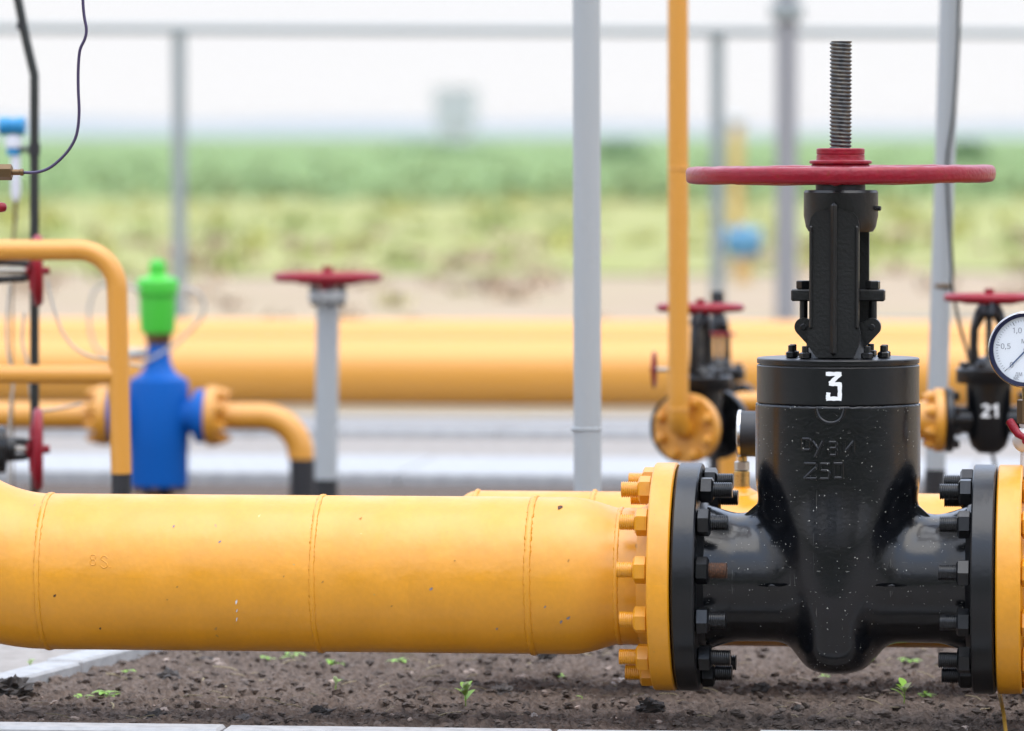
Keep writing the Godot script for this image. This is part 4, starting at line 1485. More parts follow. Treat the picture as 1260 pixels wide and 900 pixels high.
# a small flanged gate valve about its own pipe axis; pipe along +-x; k: size
func small_valve(label: String, where: Vector3, turn: float, k: float, with_wheel := true, wide := 1.0) -> Node3D:
	var v := thing("gate_valve", label, "valve", where, "small black gate valves")
	v.rotation.y = turn
	var K: Material = mats["black_paint_smooth"]
	var b := MB.new()
	b.lathe(T(), [[0.0, -0.115 * k], [0.035 * k, -0.112 * k], [0.06 * k, -0.09 * k], [0.072 * k, -0.05 * k], [0.075 * k, 0.05 * k], [0.078 * k, 0.125 * k], [0.0, 0.125 * k]], 32, 0.9)
	b.lathe(along(Vector3(1, 0, 0), Vector3(-0.15 * k, 0, 0)), [[0.0, 0.0], [0.05 * k, 0.0], [0.045 * k, 0.05 * k], [0.045 * k, 0.25 * k], [0.05 * k, 0.3 * k], [0.0, 0.3 * k]], 28)
	part("body", b, K, v)
	for s in [-1.0, 1.0]:
		b = MB.new()
		b.lathe(along(Vector3(s, 0, 0), Vector3(s * 0.122 * k, 0, 0)), [[0.0, 0.0], [0.105 * k * wide, 0.0], [0.11 * k * wide, 0.004 * k], [0.11 * k * wide, 0.026 * k], [0.0, 0.026 * k]], 36)
		var f := part("flange", b, K, v)
		for j in 8:
			var a := TAU * (j + 0.5) / 8.0
			b = MB.new()
			b.hex(along(Vector3(-s, 0, 0), Vector3(s * 0.122 * k, sin(a) * 0.088 * k, cos(a) * 0.088 * k)), 0.024 * k, 0.02 * k, 0.002 * k)
			part("nut", b, K, f)
	b = MB.new()
	b.lathe(T(), [[0.0, 0.1252 * k], [0.108 * k, 0.1252 * k], [0.112 * k, 0.13 * k], [0.112 * k, 0.172 * k], [0.105 * k, 0.178 * k], [0.06 * k, 0.182 * k], [0.045 * k, 0.21 * k], [0.0, 0.22 * k]], 36, 0.7)
	var bon := part("bonnet", b, K, v)
	for j in 8:
		var a := TAU * (j + 0.5) / 8.0
		b = MB.new()
		b.hex(T(cos(a) * 0.09 * k, 0.178 * k, sin(a) * 0.09 * k), 0.026 * k, 0.018 * k, 0.002 * k)
		part("nut", b, K, bon)
	b = MB.new()
	for s in [-1.0, 1.0]:
		b.tube([Vector3(s * 0.05 * k, 0.19 * k, 0), Vector3(s * 0.052 * k, 0.25 * k, 0), Vector3(s * 0.05 * k, 0.31 * k, 0), Vector3(s * 0.03 * k, 0.36 * k, 0), Vector3(s * 0.014 * k, 0.385 * k, 0)], [0.019 * k, 0.015 * k, 0.015 * k, 0.022 * k, 0.022 * k], 10)
	b.lathe(T(), [[0.0, 0.345 * k], [0.034 * k, 0.345 * k], [0.04 * k, 0.36 * k], [0.026 * k, 0.40 * k], [0.0, 0.40 * k]], 20)
	part("yoke", b, K, v)
	b = MB.new()
	b.rod(Vector3(0, 0.2 * k, 0), Vector3(0, 0.445 * k, 0), 0.012 * k, 14)
	part("stem", b, mats["stem_steel"], v)
	if with_wheel:
		small_wheel(v, Vector3(0, 0.415 * k, 0), Vector3.UP, 0.155 * k, mats["red_far"])
	return v

func flanged_end(parent: Node3D, p: Vector3, dir: Vector3, r: float, t: float, mat: Material, bolts := 8, nut := 0.024, both := true) -> void:
	var b := MB.new()
	b.lathe(along(dir, p), [[0.0, 0.0], [r - 0.003, 0.0], [r, 0.003], [r, t - 0.003], [r - 0.003, t], [0.0, t]], 40)
	var f := part("flange", b, mat, parent)
	var base := along(dir, p)
	for j in bolts:
		var a := TAU * (j + 0.5) / bolts
		b = MB.new()
		b.hex(base * T(cos(a) * r * 0.8, t, sin(a) * r * 0.8), nut, nut * 0.7, 0.002)
		b.rod(base * Vector3(cos(a) * r * 0.8, t + nut * 0.6, sin(a) * r * 0.8), base * Vector3(cos(a) * r * 0.8, t + nut * 1.1, sin(a) * r * 0.8), nut * 0.33, 8)
		part("nut", b, mat, f)

func build_right_side() -> void:
	var Y: Material = mats["yellow_paint_plain"]
	# valve numbered 21
	var z := -3.3
	var c := at(1217, 517, z)
	var v := small_valve("black gate valve painted 21 with red handwheel behind the round gauge", c, 0.12, 0.77)
	var font := SystemFont.new()
	font.font_names = PackedStringArray(["Droid Sans"])
	font.font_weight = 700
	var tm := TextMesh.new()
	tm.text = "21"; tm.font = font; tm.font_size = 48; tm.pixel_size = 0.0010; tm.depth = 0.004; tm.curve_step = 2.0
	show_mesh("painted_number", tm, mats["white_paint"], v, T(0.0, 0.026, 0.0575))
	# its line: flange to the left, then away behind the big valve; and on to the right
	var px0 := c + Vector3(-0.117, 0, 0.014)
	var t := thing("branch_pipe", "thin yellow branch pipe with bolted flange between the big valve and valve 21", "pipe", px0)
	flanged_end(t, Vector3.ZERO, Vector3(-1, 0, 0.12), 0.083, 0.026, Y)
	var b := MB.new()
	b.lathe(along(Vector3(-1, 0, 0.12)), [[0.0, 0.02], [0.062, 0.026], [0.052, 0.05], [0.044, 0.08], [0.0, 0.085]], 28, 0.8)
	part("neck", b, Y, t)
	b = MB.new()
	var bend := [Vector3(-0.05, 0, 0.006), Vector3(-0.12, 0, 0.015)] + arc(Vector3(-0.18, -0.12, 0.02), Vector3(0, 1, 0), Vector3(-1, 0, 0), 0.12, 0.0, PI / 2, 10) + [Vector3(-0.3, -c.y - 0.02, 0.02)]
	b.tube(bend, 0.043, 24)
	part("elbow", b, Y, t)
	var t2 := thing("branch_pipe", "yellow branch pipe leaving valve 21 at the picture edge", "pipe", c + Vector3(0.117, 0, -0.014))
	flanged_end(t2, Vector3.ZERO, Vector3(1, 0, -0.12), 0.083, 0.026, Y)
	b = MB.new()
	b.tube([Vector3(0.02, 0, 0), Vector3(0.4, 0, -0.03)] + arc(Vector3(0.5, -0.12, -0.03), Vector3(0, 1, 0), Vector3(1, 0, 0), 0.12, 0.0, PI / 2, 10) + [Vector3(0.62, -c.y - 0.02, -0.03)], 0.043, 24)
	part("pipe_section", b, Y, t2)

	# yellow riser ending in a round flange, valve behind it
	z = -4.0
	var fc := at(849, 527, z)
	var dir := Vector3(-0.36, 0, 0.93).normalized()           # the way the flange faces
	var r := m(12.6, z)
	var t3 := thing("riser_pipe", "tall thin yellow riser pipe ending in a round bolted flange", "pipe", Vector3(fc.x, 0, z))
	var o := Vector3(fc.x, 0, z)
	flanged_end(t3, fc - o - dir * 0.0, dir, m(43, z), 0.03, Y, 8, 0.026)
	var up := at(838, 520, z)
	var px := Vector3(up.x - o.x, 0, dir.z * 0.09)
	b = MB.new()
	b.tube([fc - o + dir * 0.01, fc - o + dir * 0.045, Vector3(px.x, fc.y, 0) * Vector3(1, 1, 0) + Vector3(0, 0.008, px.z - 0.01), Vector3(px.x, fc.y + 0.05, px.z), Vector3(px.x, fc.y + 0.12, px.z)], [r, r, r * 1.02, r, r], 28)
	part("elbow", b, Y, t3)
	b = MB.new()
	b.rod(Vector3(px.x, fc.y + 0.12, px.z), Vector3(px.x - 0.004, 2.1, px.z), r, 32)
	part("riser", b, Y, t3)
	for py in [207.0, 502.0]:
		b = MB.new()
		b.ring(T(px.x, at(838, py, z).y, px.z), r, 0.003, 0.0035, 48, 8, 0.6, noise(0.4, 6, 2))
		part("weld_seam", b, Y, t3)
	var vc := fc - dir * 0.121 + Vector3(-0.024, 0, 0)
	small_valve("black gate valve with red handwheel partly hidden by the yellow riser", vc, atan2(-dir.z, dir.x), 0.79, true, 1.12)
	# side wheel on a thin spindle left of the riser
	var sw := at(805, 455, z - 0.1)
	var t4 := thing("needle_valve", "small rusty red wheel on a short spindle left of the yellow riser", "valve", sw)
	small_wheel(t4, Vector3.ZERO, Vector3(1, 0, 0), m(23, z), mats["red_far"])
	b = MB.new()
	b.rod(Vector3(0, 0, 0), Vector3(0.05, 0, 0), 0.006, 10)
	part("spindle", b, mats["steel"], t4)
	b = MB.new()
	b.lathe(T(0.055, 0, 0), [[0.0, -0.085], [0.014, -0.08], [0.016, 0.02], [0.012, 0.03], [0.0, 0.03]], 16)
	b.tube([Vector3(0.055, -0.07, 0), Vector3(0.055, -0.11, -0.01), Vector3(0.085, -0.13, -0.04), Vector3(0.13, -0.14, -0.06)], 0.012, 12)
	part("body", b, mats["black_paint_smooth"], t4)
	# second small valve further back
	var z5 := -5.4
	var v5 := at(884, 505, z5)
	var v3 := small_valve("farther black valve with small pink red wheel and tall dark stem", v5, 0.9, 0.72, false)
	small_wheel(v3, Vector3(0, at(884, 411, z5).y - v5.y, 0), Vector3.UP, m(21, z5), mats["red_far"])
	b = MB.new()
	b.rod(Vector3(-0.004, at(876, 405, z5).y - v5.y, 0), Vector3(-0.004, at(876, 358, z5).y - v5.y, 0), m(8.5, z5), 16, 0.004)
	part("stem_cover", b, mats["black_matt"], v3)
	b = MB.new()
	b.rod(Vector3(0, -0.05, 0), Vector3(0, -v5.y - 0.02, 0), 0.03, 14)
	part("foot", b, mats["black_matt"], v3)
	# elbow pipe right of the riser
	var z6 := -5.0
	var e0 := at(897, 497, z6)
	var t6 := thing("branch_pipe", "yellow pipe elbow turning down between the riser and the big valve", "pipe", Vector3(e0.x, 0, z6))
	var r6 := m(12.5, z6)
	b = MB.new()
	b.tube([Vector3(0, -0.02, 0), Vector3(0, e0.y - 0.04, 0)] + arc(Vector3(0.045, e0.y - 0.04, 0), Vector3(-1, 0, 0), Vector3(0, 1, 0), 0.045, 0.1, PI / 2, 8) + [Vector3(0.4, e0.y + 0.005, 0)] + arc(Vector3(0.4, e0.y - 0.055, 0), Vector3(0, 1, 0), Vector3(1, 0, 0), 0.06, 0.1, PI / 2, 8) + [Vector3(0.46, -0.02, 0)], r6, 24)
	part("pipe_section", b, Y, t6)
	# thin yellow stake under the flange
	var s0 := at(1230, 852, -0.12)
	var s1 := on(1240, 908, 0.0)
	b = MB.new()
	b.tube([s0, s0.lerp(s1, 0.5) + Vector3(0.001, 0, 0), s1 + Vector3(0, -0.02, 0)], 0.0042, 8)
	tag(part("marker_stake", b, mats["stake_wood"], self), "thin yellowish stake stuck in soil under the valve's far flange", "stake")

func build_left_side() -> void:
	var Y: Material = mats["yellow_paint_plain"]
	# handrail
	var z := -2.8
	var r := m(12.8, z)
	var base := at(147, 605, z) * Vector3(1, 0, 1)
	var t := thing("handrail", "bent yellow tube railing with a lower rail and black foot", "railing", base)
	var ytop := at(60, 308, z).y
	var x1 := at(144, 450, z).x - base.x
	var R := 0.10
	var b := MB.new()
	var yf := at(147, 583, z).y
	var lx := -0.9
	b.tube([Vector3(0.004, yf, 0), Vector3(x1, ytop - R, 0)] + arc(Vector3(x1 - R, ytop - R, 0), Vector3(1, 0, 0), Vector3(0, 1, 0), R, 0.12, PI / 2, 10) + [Vector3(lx + R, ytop, 0)] + arc(Vector3(lx + R, ytop - R, 0), Vector3(0, 1, 0), Vector3(-1, 0, 0), R, 0.12, PI / 2, 10) + [Vector3(lx, yf, 0)], r, 28)
	part("bent_tube", b, Y, t)
	b = MB.new()
	var ym := at(60, 461, z).y
	b.rod(Vector3(lx, ym, 0), Vector3(x1 + 0.002, ym, 0), m(11.5, z), 24)
	part("lower_rail", b, Y, t)
	for x in [0.004, lx]:
		b = MB.new()
		b.rod(Vector3(x, -0.02, 0), Vector3(x, yf, 0), r * 0.95, 24)
		part("black_foot", b, mats["black_matt"], t)
	# black conduit pole and its bent top
	z = -3.15
	var pts: Array = []
	for q in [[14, -40], [22, 0], [31, 46], [42, 93], [42, 130], [42, 300], [42, 600]]:
		pts.append(at(q[0], q[1], z))
	pts[-1].y = -0.02
	b = MB.new()
	b.tube(pts, m(5.8, z), 14)
	var pole := part("conduit_pole", b, mats["cable_black"], self)
	tag(pole, "black conduit pole with a bent top behind the yellow railing", "pole")
	for q in [[26.5, 32.0, 0.014, 0.02], [42, 184, 0.016, 0.03]]:
		b = MB.new()
		b.lathe(T(), [[0.0, -q[3] * 0.5], [q[2], -q[3] * 0.5], [q[2], q[3] * 0.5], [0.0, q[3] * 0.5]], 14)
		part("clamp", b, mats["black_matt"], pole, Transform3D(Basis.IDENTITY, at(q[0], q[1], z)))
	# transmitter clamped to the pole
	z = -4.6
	var p := at(18, 200, z)
	var tr := thing("pressure_transmitter", "blue and white pressure transmitter clamped beside the black pole", "transmitter", p)
	var y := func(py): return at(18, py, z).y - p.y
	b = MB.new()
	b.lathe(along(Vector3(1, 0, 0), Vector3(-0.045, y.call(155), 0)), [[0.0, 0.0], [0.024, 0.0], [0.027, 0.004], [0.027, 0.03], [0.024, 0.032], [0.024, 0.05], [0.027, 0.052], [0.027, 0.072], [0.024, 0.075], [0.0, 0.075]], 28, 0.6)
	part("head", b, mats["teal_paint"], tr)
	b = MB.new()
	b.lathe(T(-0.004, 0, 0), [[0.0, y.call(182)], [0.022, y.call(182)], [0.024, y.call(178)], [0.02, y.call(168)], [0.0, y.call(166)]], 20)
	part("neck", b, mats["plastic_white"], tr)
	b = MB.new()
	b.lathe(T(-0.004, 0, 0), [[0.0, y.call(191)], [0.02, y.call(191)], [0.02, y.call(182)], [0.0, y.call(182)]], 20)
	part("collar", b, mats["teal_paint"], tr)
	b = MB.new()
	b.lathe(T(0.002, 0, 0), [[0.0, y.call(250)], [0.01, y.call(246)], [0.0145, y.call(236)], [0.0145, y.call(192)], [0.0, y.call(191)]], 20)
	part("sensor_body", b, mats["plastic_white"], tr)
	b = MB.new()
	b.tube([Vector3(0.002, y.call(248), 0), Vector3(0.0, y.call(275), 0), Vector3(-0.008, y.call(300), 0), Vector3(-0.01, y.call(420), 0), Vector3(-0.008, -p.y - 0.02, 0)], [0.006, 0.005, 0.003, 0.003, 0.003], 8)
	part("impulse_tube", b, mats["dull_brass"], tr)
	b = MB.new()
	b.rod(Vector3(0.01, y.call(184), 0.0), Vector3(at(42, 184, z).x - p.x, y.call(184), 0.03), 0.008, 10)
	part("bracket", b, mats["black_matt"], tr)
	# brass fitting with the thin tube, and the red lever end, both in focus
	z = 0.0
	var q0 := at(8, 212, z)
	var f := thing("instrument_valve", "brass hex fitting with red lever tip at the picture's edge", "valve", q0)
	b = MB.new()
	b.hex(along(Vector3(1, 0, 0), Vector3(at(-4, 212, z).x - q0.x, 0, 0), 0.1), m(17.5, z), m(19, z), 0.0015)
	part("hex_nut", b, mats["dull_brass"], f)
	b = MB.new()
	b.lathe(along(Vector3(1, 0, 0), Vector3(m(6.6, z), 0, 0)), [[0.0, 0.0], [0.0062, 0.0], [0.0062, m(10, z)], [0.0075, m(11, z)], [0.0075, m(14, z)], [0.005, m(15, z)], [0.0, m(15, z)]], 18)
	part("ferrule", b, mats["dull_brass"], f)
	b = MB.new()
	var xl := m(-70, z)
	b.rod(Vector3(xl, 0, 0), Vector3(m(-12, z), 0, 0), 0.013, 20)
	b.lathe(T(xl, 0, 0), [[0.0, -0.03], [0.022, -0.03], [0.022, 0.03], [0.0, 0.03]], 24)
	b.rod(Vector3(xl, 0, 0), Vector3(xl, -q0.y - 0.02, 0), 0.014, 18)
	part("body", b, mats["brass"], f)
	b = MB.new()
	var ly := at(4, 255, z).y - q0.y
	b.tube([Vector3(xl, -0.02, 0.02), Vector3(xl + 0.03, ly - 0.004, 0.022), Vector3(m(-15, z), ly, 0.022), Vector3(m(-4, z), ly, 0.022), Vector3(m(0.5, z), ly, 0.022), Vector3(m(2.2, z), ly, 0.022)], [0.006, 0.009, 0.0105, 0.0105, 0.0085, 0.004], 14)
	part("lever", b, mats["red_paint"], f)
	var cp: Array = []
	for q in [[26, 212.5], [45, 212], [60, 207], [74, 196], [86, 182], [94, 165], [97, 140], [96, 110], [96, 85], [98, 62], [104, 48], [106, 36], [103, 18], [101.5, -6], [101, -60]]:
		cp.append(at(q[0], q[1], z))
	b = MB.new()
	b.tube(smooth_path(cp, 6), m(1.9, z), 10)
	tag(part("capillary_tube", b, mats["capillary"], self), "thin dark violet tube curving up from the brass fitting", "tube")
	# two valves with their wheels edge on
	for q in [[52.0, 333.0, 45.0, -3.0, "black valve with edge on red wheel behind the upper railing tube"], [52.0, 553.0, 52.0, -3.0, "black valve with edge on red wheel behind the railing's foot"]]:
		z = q[3]
		var c := at(q[0], q[1], z)
		var v := thing("gate_valve", q[4], "valve", c, "valves with edge on wheels")
		v.rotation.y = 0.185
		small_wheel(v, Vector3(-0.012, 0, 0), Vector3(1, 0, 0), m(q[2], z), mats["red_far"], 0.0155)
		b = MB.new()
		b.rod(Vector3(-0.2, 0, 0), Vector3(-0.02, 0, 0), 0.009, 12)
		part("stem", b, mats["steel"], v)
		b = MB.new()
		for s in [-1.0, 1.0]:
			b.tube([Vector3(-0.16, s * 0.026, 0), Vector3(-0.09, s * 0.022, 0), Vector3(-0.05, s * 0.02, 0), Vector3(-0.025, s * 0.01, 0)], [0.012, 0.010, 0.010, 0.012], 10)
		part("yoke", b, mats["black_paint_smooth"], v)
		b = MB.new()
		var near := 0.0 if q[1] < 400.0 else 0.055
		b.lathe(along(Vector3(1, 0, 0), Vector3(-0.25 + near, 0, 0)), [[0.0, 0.0], [0.05, 0.0], [0.05, 0.03], [0.05, 0.07], [0.062, 0.072], [0.062, 0.1], [0.03, 0.104], [0.028, 0.125], [0.0, 0.125]], 28, 0.7)
		b.rod(Vector3(-0.225, -c.y - 0.02, 0), Vector3(-0.225, 0.1, 0), 0.04, 20)
		part("body", b, mats["black_paint_smooth"], v)
	b = MB.new()
	# thin loose tubes
	z = -3.4
	var loops := [
		[[[58, 345], [66, 380], [80, 415], [104, 436], [140, 444], [175, 452]], "thin pale tube drooping from the red wheel to the blue regulator"],
		[[[12, 350], [8, 390], [9, 430], [16, 470], [12, 510], [10, 640]], "thin brown tube hanging by the black valve at the edge"],
		[[[30, 385], [27, 420], [34, 450], [40, 500], [58, 505], [100, 497]], "thin pale tube looping past the black pole"]]
	for lp in loops:
		var pp: Array = []
		for q in lp[0]:
			pp.append(at(q[0], q[1], z))
		b = MB.new()
		b.tube(smooth_path(pp, 5), 0.0035, 8)
		tag(part("impulse_tube", b, mats["cable_grey"], self), lp[1], "tube", "thin loose tubes")

func build_regulator() -> void:
	var z := -7.0
	var c := at(195, 512, z)
	var B: Material = mats["blue_paint"]
	var Y: Material = mats["yellow_paint_plain"]
	var t := thing("gas_regulator", "blue gas regulator with bright green cap between yellow flanges", "regulator", c)
	var y := func(py): return at(195, py, z).y - c.y
	var r := m(37.5, z)
	var b := MB.new()
	b.lathe(T(), [[0.0, y.call(598)], [r * 0.94, y.call(598)], [r * 0.97, y.call(594)], [r * 0.97, y.call(556)], [r, y.call(552)], [r, y.call(474)], [r * 0.96, y.call(467)], [r * 0.72, y.call(463)], [r * 0.5, y.call(455)], [r * 0.4, y.call(444)], [r * 0.36, y.call(420)], [0.0, y.call(420)]], 48, 0.5)
	b.lathe(along(Vector3(1, 0, 0), Vector3(-m(48, z), 0, 0)), [[0.0, 0.0], [m(22, z), 0.0], [m(20, z), m(48, z)], [m(22, z), m(96, z)], [0.0, m(96, z)]], 32)
	part("body", b, B, t)
	b = MB.new()
	b.lathe(T(), [[0.0, y.call(424)], [m(15, z), y.call(424)], [m(17, z), y.call(410)], [0.0, y.call(410)]], 24)
	part("lock_nut", b, mats["dull_brass"], t)
	b = MB.new()
	b.lathe(T(-m(1, z), 0, 0), [[0.0, y.call(410)], [m(21, z), y.call(410)], [m(22, z), y.call(405)], [m(23, z), y.call(364)], [m(26.5, z), y.call(361)], [m(26.5, z), y.call(347)], [m(24, z), y.call(343)], [m(12, z), y.call(340)], [m(10.5, z), y.call(338)], [m(10.5, z), y.call(325)], [m(7, z), y.call(320)], [0.0, y.call(319)]], 40, 0.5)
	part("green_cap", b, mats["green_paint"], t)
	for k in 8:
		var a := TAU * k / 8.0
		b = MB.new()
		b.rod(Vector3(cos(a) * r * 0.8, y.call(598), sin(a) * r * 0.8), Vector3(cos(a) * r * 0.8, y.call(606), sin(a) * r * 0.8), 0.012, 10)
		part("bolt", b, mats["dull_brass"], t)
	b = MB.new()
	b.rod(Vector3(0, y.call(590), 0), Vector3(0, -c.y - 0.02, 0), 0.05, 20)
	part("foot", b, mats["black_matt"], t)
	for s in [-1.0, 1.0]:
		b = MB.new()
		b.lathe(along(Vector3(s, 0, 0), Vector3(s * m(44, z), 0, 0)), [[0.0, 0.0], [m(24, z), 0.0], [m(33, z), m(3, z)], [m(33, z), m(16, z)], [0.0, m(16, z)]], 36)
		part("flange", b, B, t)
	for s in [-1.0, 1.0]:
		b = MB.new()
		var pp: Array = []
		for q in ([[172, 357], [150, 352], [122, 352], [111, 372], [110, 400], [118, 428], [140, 440], [168, 434]] if s < 0 else [[218, 357], [238, 358], [250, 370], [249, 388], [232, 408], [210, 428], [185, 442], [172, 450]]):
			pp.append(at(q[0], q[1], z + 0.1) - c)
		b.tube(smooth_path(pp, 6), 0.0055, 8)
		part("pilot_tube", b, mats["cable_grey"], t)
	b = MB.new()
	b.rod(Vector3(-m(40, z), y.call(434), 0.08), Vector3(-m(14, z), y.call(434), 0.04), 0.018, 14, 0.003)
	part("pilot_fitting", b, mats["steel"], t)
	# yellow pipes on both sides
	var pr := m(16.5, z)
	var t1 := thing("branch_pipe", "yellow pipe reaching the blue regulator from the picture's edge", "pipe", c - Vector3(m(61, z), 0, 0))
	flanged_end(t1, Vector3.ZERO, Vector3(-1, 0, 0), m(37, z), m(15, z), Y, 8, 0.03)
	b = MB.new()
	b.tube([Vector3(-0.02, 0, 0), Vector3(-0.9, 0, 0)] + arc(Vector3(-0.9, -0.13, 0), Vector3(0, 1, 0), Vector3(-1, 0, 0), 0.13, 0.1, PI / 2, 10) + [Vector3(-1.03, -c.y - 0.02, 0)], pr, 28)
	part("pipe_section", b, Y, t1)
	var t2 := thing("branch_pipe", "yellow pipe bending down into a black sleeve right of the blue regulator", "pipe", c + Vector3(m(61, z), 0, 0))
	flanged_end(t2, Vector3.ZERO, Vector3(1, 0, 0), m(37, z), m(15, z), Y, 8, 0.03)
	b = MB.new()
	var xe := at(370, 540, z).x - (c.x + m(61, z))
	var yb := at(370, 565, z).y - c.y
	b.tube([Vector3(0.02, 0, 0), Vector3(xe - 0.13, 0, 0)] + arc(Vector3(xe - 0.13, -0.13, 0), Vector3(0, 1, 0), Vector3(1, 0, 0), 0.13, 0.1, PI / 2, 12) + [Vector3(xe, yb, 0)], pr, 28)
	part("pipe_section", b, Y, t2)
	b = MB.new()
	b.rod(Vector3(xe + 0.005, yb, 0), Vector3(xe + 0.005, -c.y - 0.02, 0), pr * 0.96, 24)
	part("black_sleeve", b, mats["black_matt"], t2)

func build_back_pipes() -> void:
	for q in [[-12.0, 418.0, 500.5, "nearer long yellow pipe crossing behind all the valves"], [-15.0, 393.5, 0.0, "farther long yellow pipe showing just above the nearer one"]]:
		var z: float = q[0]
		var r := 0.137
		var top := at(620, q[1], z).y
		var t := thing("long_pipe", q[3], "pipe", Vector3(0, top - r, z), "long yellow pipes crossing behind")
		var b := MB.new()
		b.lathe(along(Vector3(1, 0, 0), Vector3(-9, 0, 0)), [[0.0, 0.0], [r, 0.0], [r, 17.0], [0.0, 17.0]], 48)
		part("pipe_section", b, mats["yellow_paint_plain"], t)
		for px in [193.0, 1030.0]:
			b = MB.new()
			b.box(T(at(px, 460, z).x, -r - (top - 2.0 * r + 0.06) * 0.5 + 0.012, 0), Vector3(0.16, top - 2.0 * r + 0.06, 0.3), 0.01)
			part("support", b, mats["concrete_dark"], t)

func build_fence() -> void:
	var F: Material = mats["fence_paint"]
	var za := -22.6
	var zb := -25.2
	var a := at(-60, 34.5, za)
	var e := at(1320, 41.5, zb)
	e.y = a.y
	var t := thing("perimeter_fence", "pale metal fence with thin top rail far behind the pipes", "fence", Vector3(a.x, -0.06, a.z))
	var b := MB.new()
	b.rod(a - t.position - (e - a) * 0.15, e - t.position + (e - a) * 0.1, 0.028, 12)
	part("top_rail", b, F, t)
	b = MB.new()
	b.rod((a - t.position - (e - a) * 0.15) * Vector3(1, 0, 1) + Vector3(0, 0.10, 0), (e - t.position + (e - a) * 0.1) * Vector3(1, 0, 1) + Vector3(0, 0.10, 0), 0.018, 12)
	part("bottom_rail", b, F, t)
	for px in [220.0, 883.0]:
		var f: float = (px + 60.0) / 1380.0
		var p := a.lerp(e, f)
		p = at(px, 40, p.z)
		b = MB.new()
		b.rod(Vector3(p.x - t.position.x, 0, p.z - t.position.z), Vector3(p.x - t.position.x, a.y + 0.05, p.z - t.position.z), 0.043, 16)
		part("fence_post", b, F, t)
	# tall concrete post
	var z := -24.0
	var p2 := at(968, 200, z)
	b = MB.new()
	b.box(T(0, 1.9, 0), Vector3(0.13, 3.9, 0.13), 0.015)
	var cp := thing("lamp_post", "tall blurred grey concrete post rising behind the handwheel", "post", Vector3(p2.x, -0.06, z))
	part("shaft", b, mats["concrete_dark"], cp)
	b = MB.new()
	b.box(T(0, 2.03, 0.0), Vector3(0.2, 0.09, 0.2), 0.01)
	part("band", b, F, cp)
	# far yellow vent and blue valve
	z = -62.0
	var p3 := at(906, 200, z)
	var vt := thing("vent_pipe", "faint yellow vent pipe far beyond the fence", "pipe", Vector3(p3.x, -0.06, z))
	b = MB.new()
	b.rod(Vector3.ZERO, Vector3(0, at(906, 150, z).y, 0), 0.085, 16)
	part("shaft", b, mats["far_yellow"], vt)
	b = MB.new()
	b.lathe(T(0, at(906, 150, z).y, 0), [[0.0, -0.01], [0.075, 0.0], [0.12, 0.02], [0.12, 0.1], [0.0, 0.16]], 16)
	part("cap", b, mats["grey_paint"], vt)
	z = -38.0
	var p4 := at(915, 297, z)
	var bv := thing("far_valve", "blurred blue valve on a yellow stub far beyond the fence", "valve", p4)
	b = MB.new()
	b.lathe(T(), [[0.0, -0.14], [0.1, -0.13], [0.13, -0.05], [0.12, 0.06], [0.06, 0.1], [0.05, 0.14], [0.0, 0.14]], 20)
	b.lathe(along(Vector3(1, 0, 0), Vector3(-0.15, 0, 0)), [[0.0, 0.0], [0.12, 0.0], [0.12, 0.05], [0.06, 0.06], [0.06, 0.24], [0.12, 0.25], [0.12, 0.30], [0.0, 0.30]], 20)
	part("body", b, mats["far_blue"], bv)
	b = MB.new()
	b.rod(Vector3(0, -0.12, 0), Vector3(0, -p4.y - 0.06, 0), 0.07, 14)
	part("stub", b, mats["far_yellow"], bv)

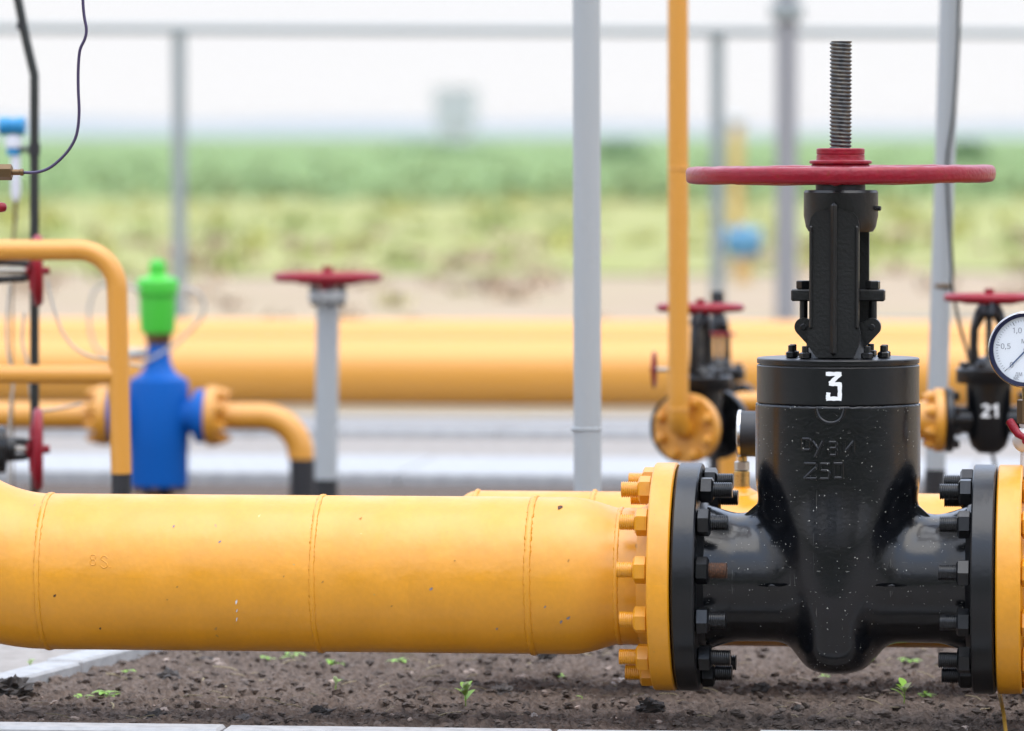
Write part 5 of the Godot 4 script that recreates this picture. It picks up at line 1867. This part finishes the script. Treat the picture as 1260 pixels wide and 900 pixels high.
func build_trees() -> void:
	# the row of trees behind the photographer, which the dark paint mirrors
	var r := RandomNumberGenerator.new()
	r.seed = 21
	var first: Node3D = null
	for k in 11:
		var where := Vector3(-27.0 + 5.4 * k + r.randf_range(-0.8, 0.8), -0.04, 36.0 + r.randf_range(-1.5, 1.5))
		if first == null:
			first = thing("broadleaf_tree", "first tree of the leafy row facing the valves, counted from the riser end", "tree", where, "row of trees facing the valves")
			var b := MB.new()
			b.tube([Vector3.ZERO, Vector3(0.05, 1.5, 0), Vector3(-0.05, 3.2, 0.1), Vector3(0.1, 5.2, 0)], [0.22, 0.17, 0.13, 0.06], 12)
			var tr := part("trunk", b, mats["bark"], first)
			for j in 7:
				var a := TAU * j / 7.0 + 0.3
				b = MB.new()
				var y0 := 1.6 + 0.4 * j
				b.tube([Vector3(0, y0, 0), Vector3(cos(a) * 0.8, y0 + 0.7, sin(a) * 0.8), Vector3(cos(a) * 1.7, y0 + 1.6, sin(a) * 1.7)], [0.08, 0.06, 0.025], 8)
				part("limb", b, mats["bark"], tr)
			var leaf := MB.new()
			leaf.tinted = true
			for j in 5200:
				var clump := r.randi() % 34
				var h := float((clump * 7919) % 97) / 97.0
				var ca := float((clump * 104729) % 89) / 89.0 * TAU
				var cr := sqrt(float((clump * 1299709) % 83) / 83.0)
				var wide := 2.7 * sin(PI * clampf(0.16 + h * 0.8, 0, 1))
				var c := Vector3(cos(ca) * cr * wide, 1.6 + h * 5.6, sin(ca) * cr * wide)
				c += Vector3(r.randfn(0, 0.42), r.randfn(0, 0.34), r.randfn(0, 0.42))
				var u := Vector3(r.randf() - 0.5, r.randf() - 0.5, r.randf() - 0.5).normalized() * 0.15
				var w := u.cross(Vector3(r.randf() - 0.5, r.randf(), r.randf() - 0.5)).normalized() * 0.09
				var g := r.randf_range(0.7, 1.25)
				leaf.tint = Color(0.03 * g, 0.05 * g, 0.022 * g)
				leaf.poly([c - u, c + w, c + u, c - w], Vector3.UP)
			part("crown", leaf, mats["leaf_tinted"], first)
		else:
			var t: Node3D = first.duplicate()
			t.name = numbered("broadleaf_tree")
			add_child(t)
			t.position = where
			t.rotation.y = r.randf() * TAU
			t.scale = Vector3.ONE * r.randf_range(0.9, 1.15)
			t.set_meta("label", "%s tree of the leafy row facing the valves, counted from the riser end" % ["", "second", "third", "fourth", "fifth", "sixth", "seventh", "eighth", "ninth", "tenth", "last"][k])

func build_tower() -> void:
	var z := -900.0
	var k := (12.0 - z) * 1.0055 / LENS
	var p := at(561, 165, z)
	var t := thing("grain_tower", "distant grey tower block standing on the hazy horizon", "building", Vector3(p.x, 0, z))
	var b := MB.new()
	b.box(T(0, k * 15, 0), Vector3(40 * k, k * 34, 5.0), 0.05)
	part("wall", b, mats["far_wall"], t)
	b = MB.new()
	b.box(T(0, k * 42, 0), Vector3(50 * k, k * 40, 6.0), 0.05)
	var head := part("head_house", b, mats["far_wall"], t)
	b = MB.new()
	b.extrude(T(0, k * 63, 0), PackedVector2Array([Vector2(-27 * k, 0), Vector2(27 * k, 0), Vector2(25 * k, 3 * k), Vector2(-25 * k, 3 * k)]), -3.2, 3.2)
	part("roof", b, mats["far_roof"], t)
	for i in 4:
		for j in 2:
			b = MB.new()
			b.box(T((i - 1.5) * 11 * k, k * (36 + j * 15), 3.02), Vector3(4 * k, 6 * k, 0.1), 0.01)
			part("window", b, mats["far_window"], head)

func _ready() -> void:
	setup_view()
	make_materials()
	build_ground()
	build_fields()
	build_valve()
	build_main_pipe()
	build_second_pipe()
	build_gauge()
	build_back_pipes()
	build_posts()
	build_right_side()
	build_left_side()
	build_regulator()
	build_fence()
	build_tower()
	build_trees()
	build_plants()
	print("built")
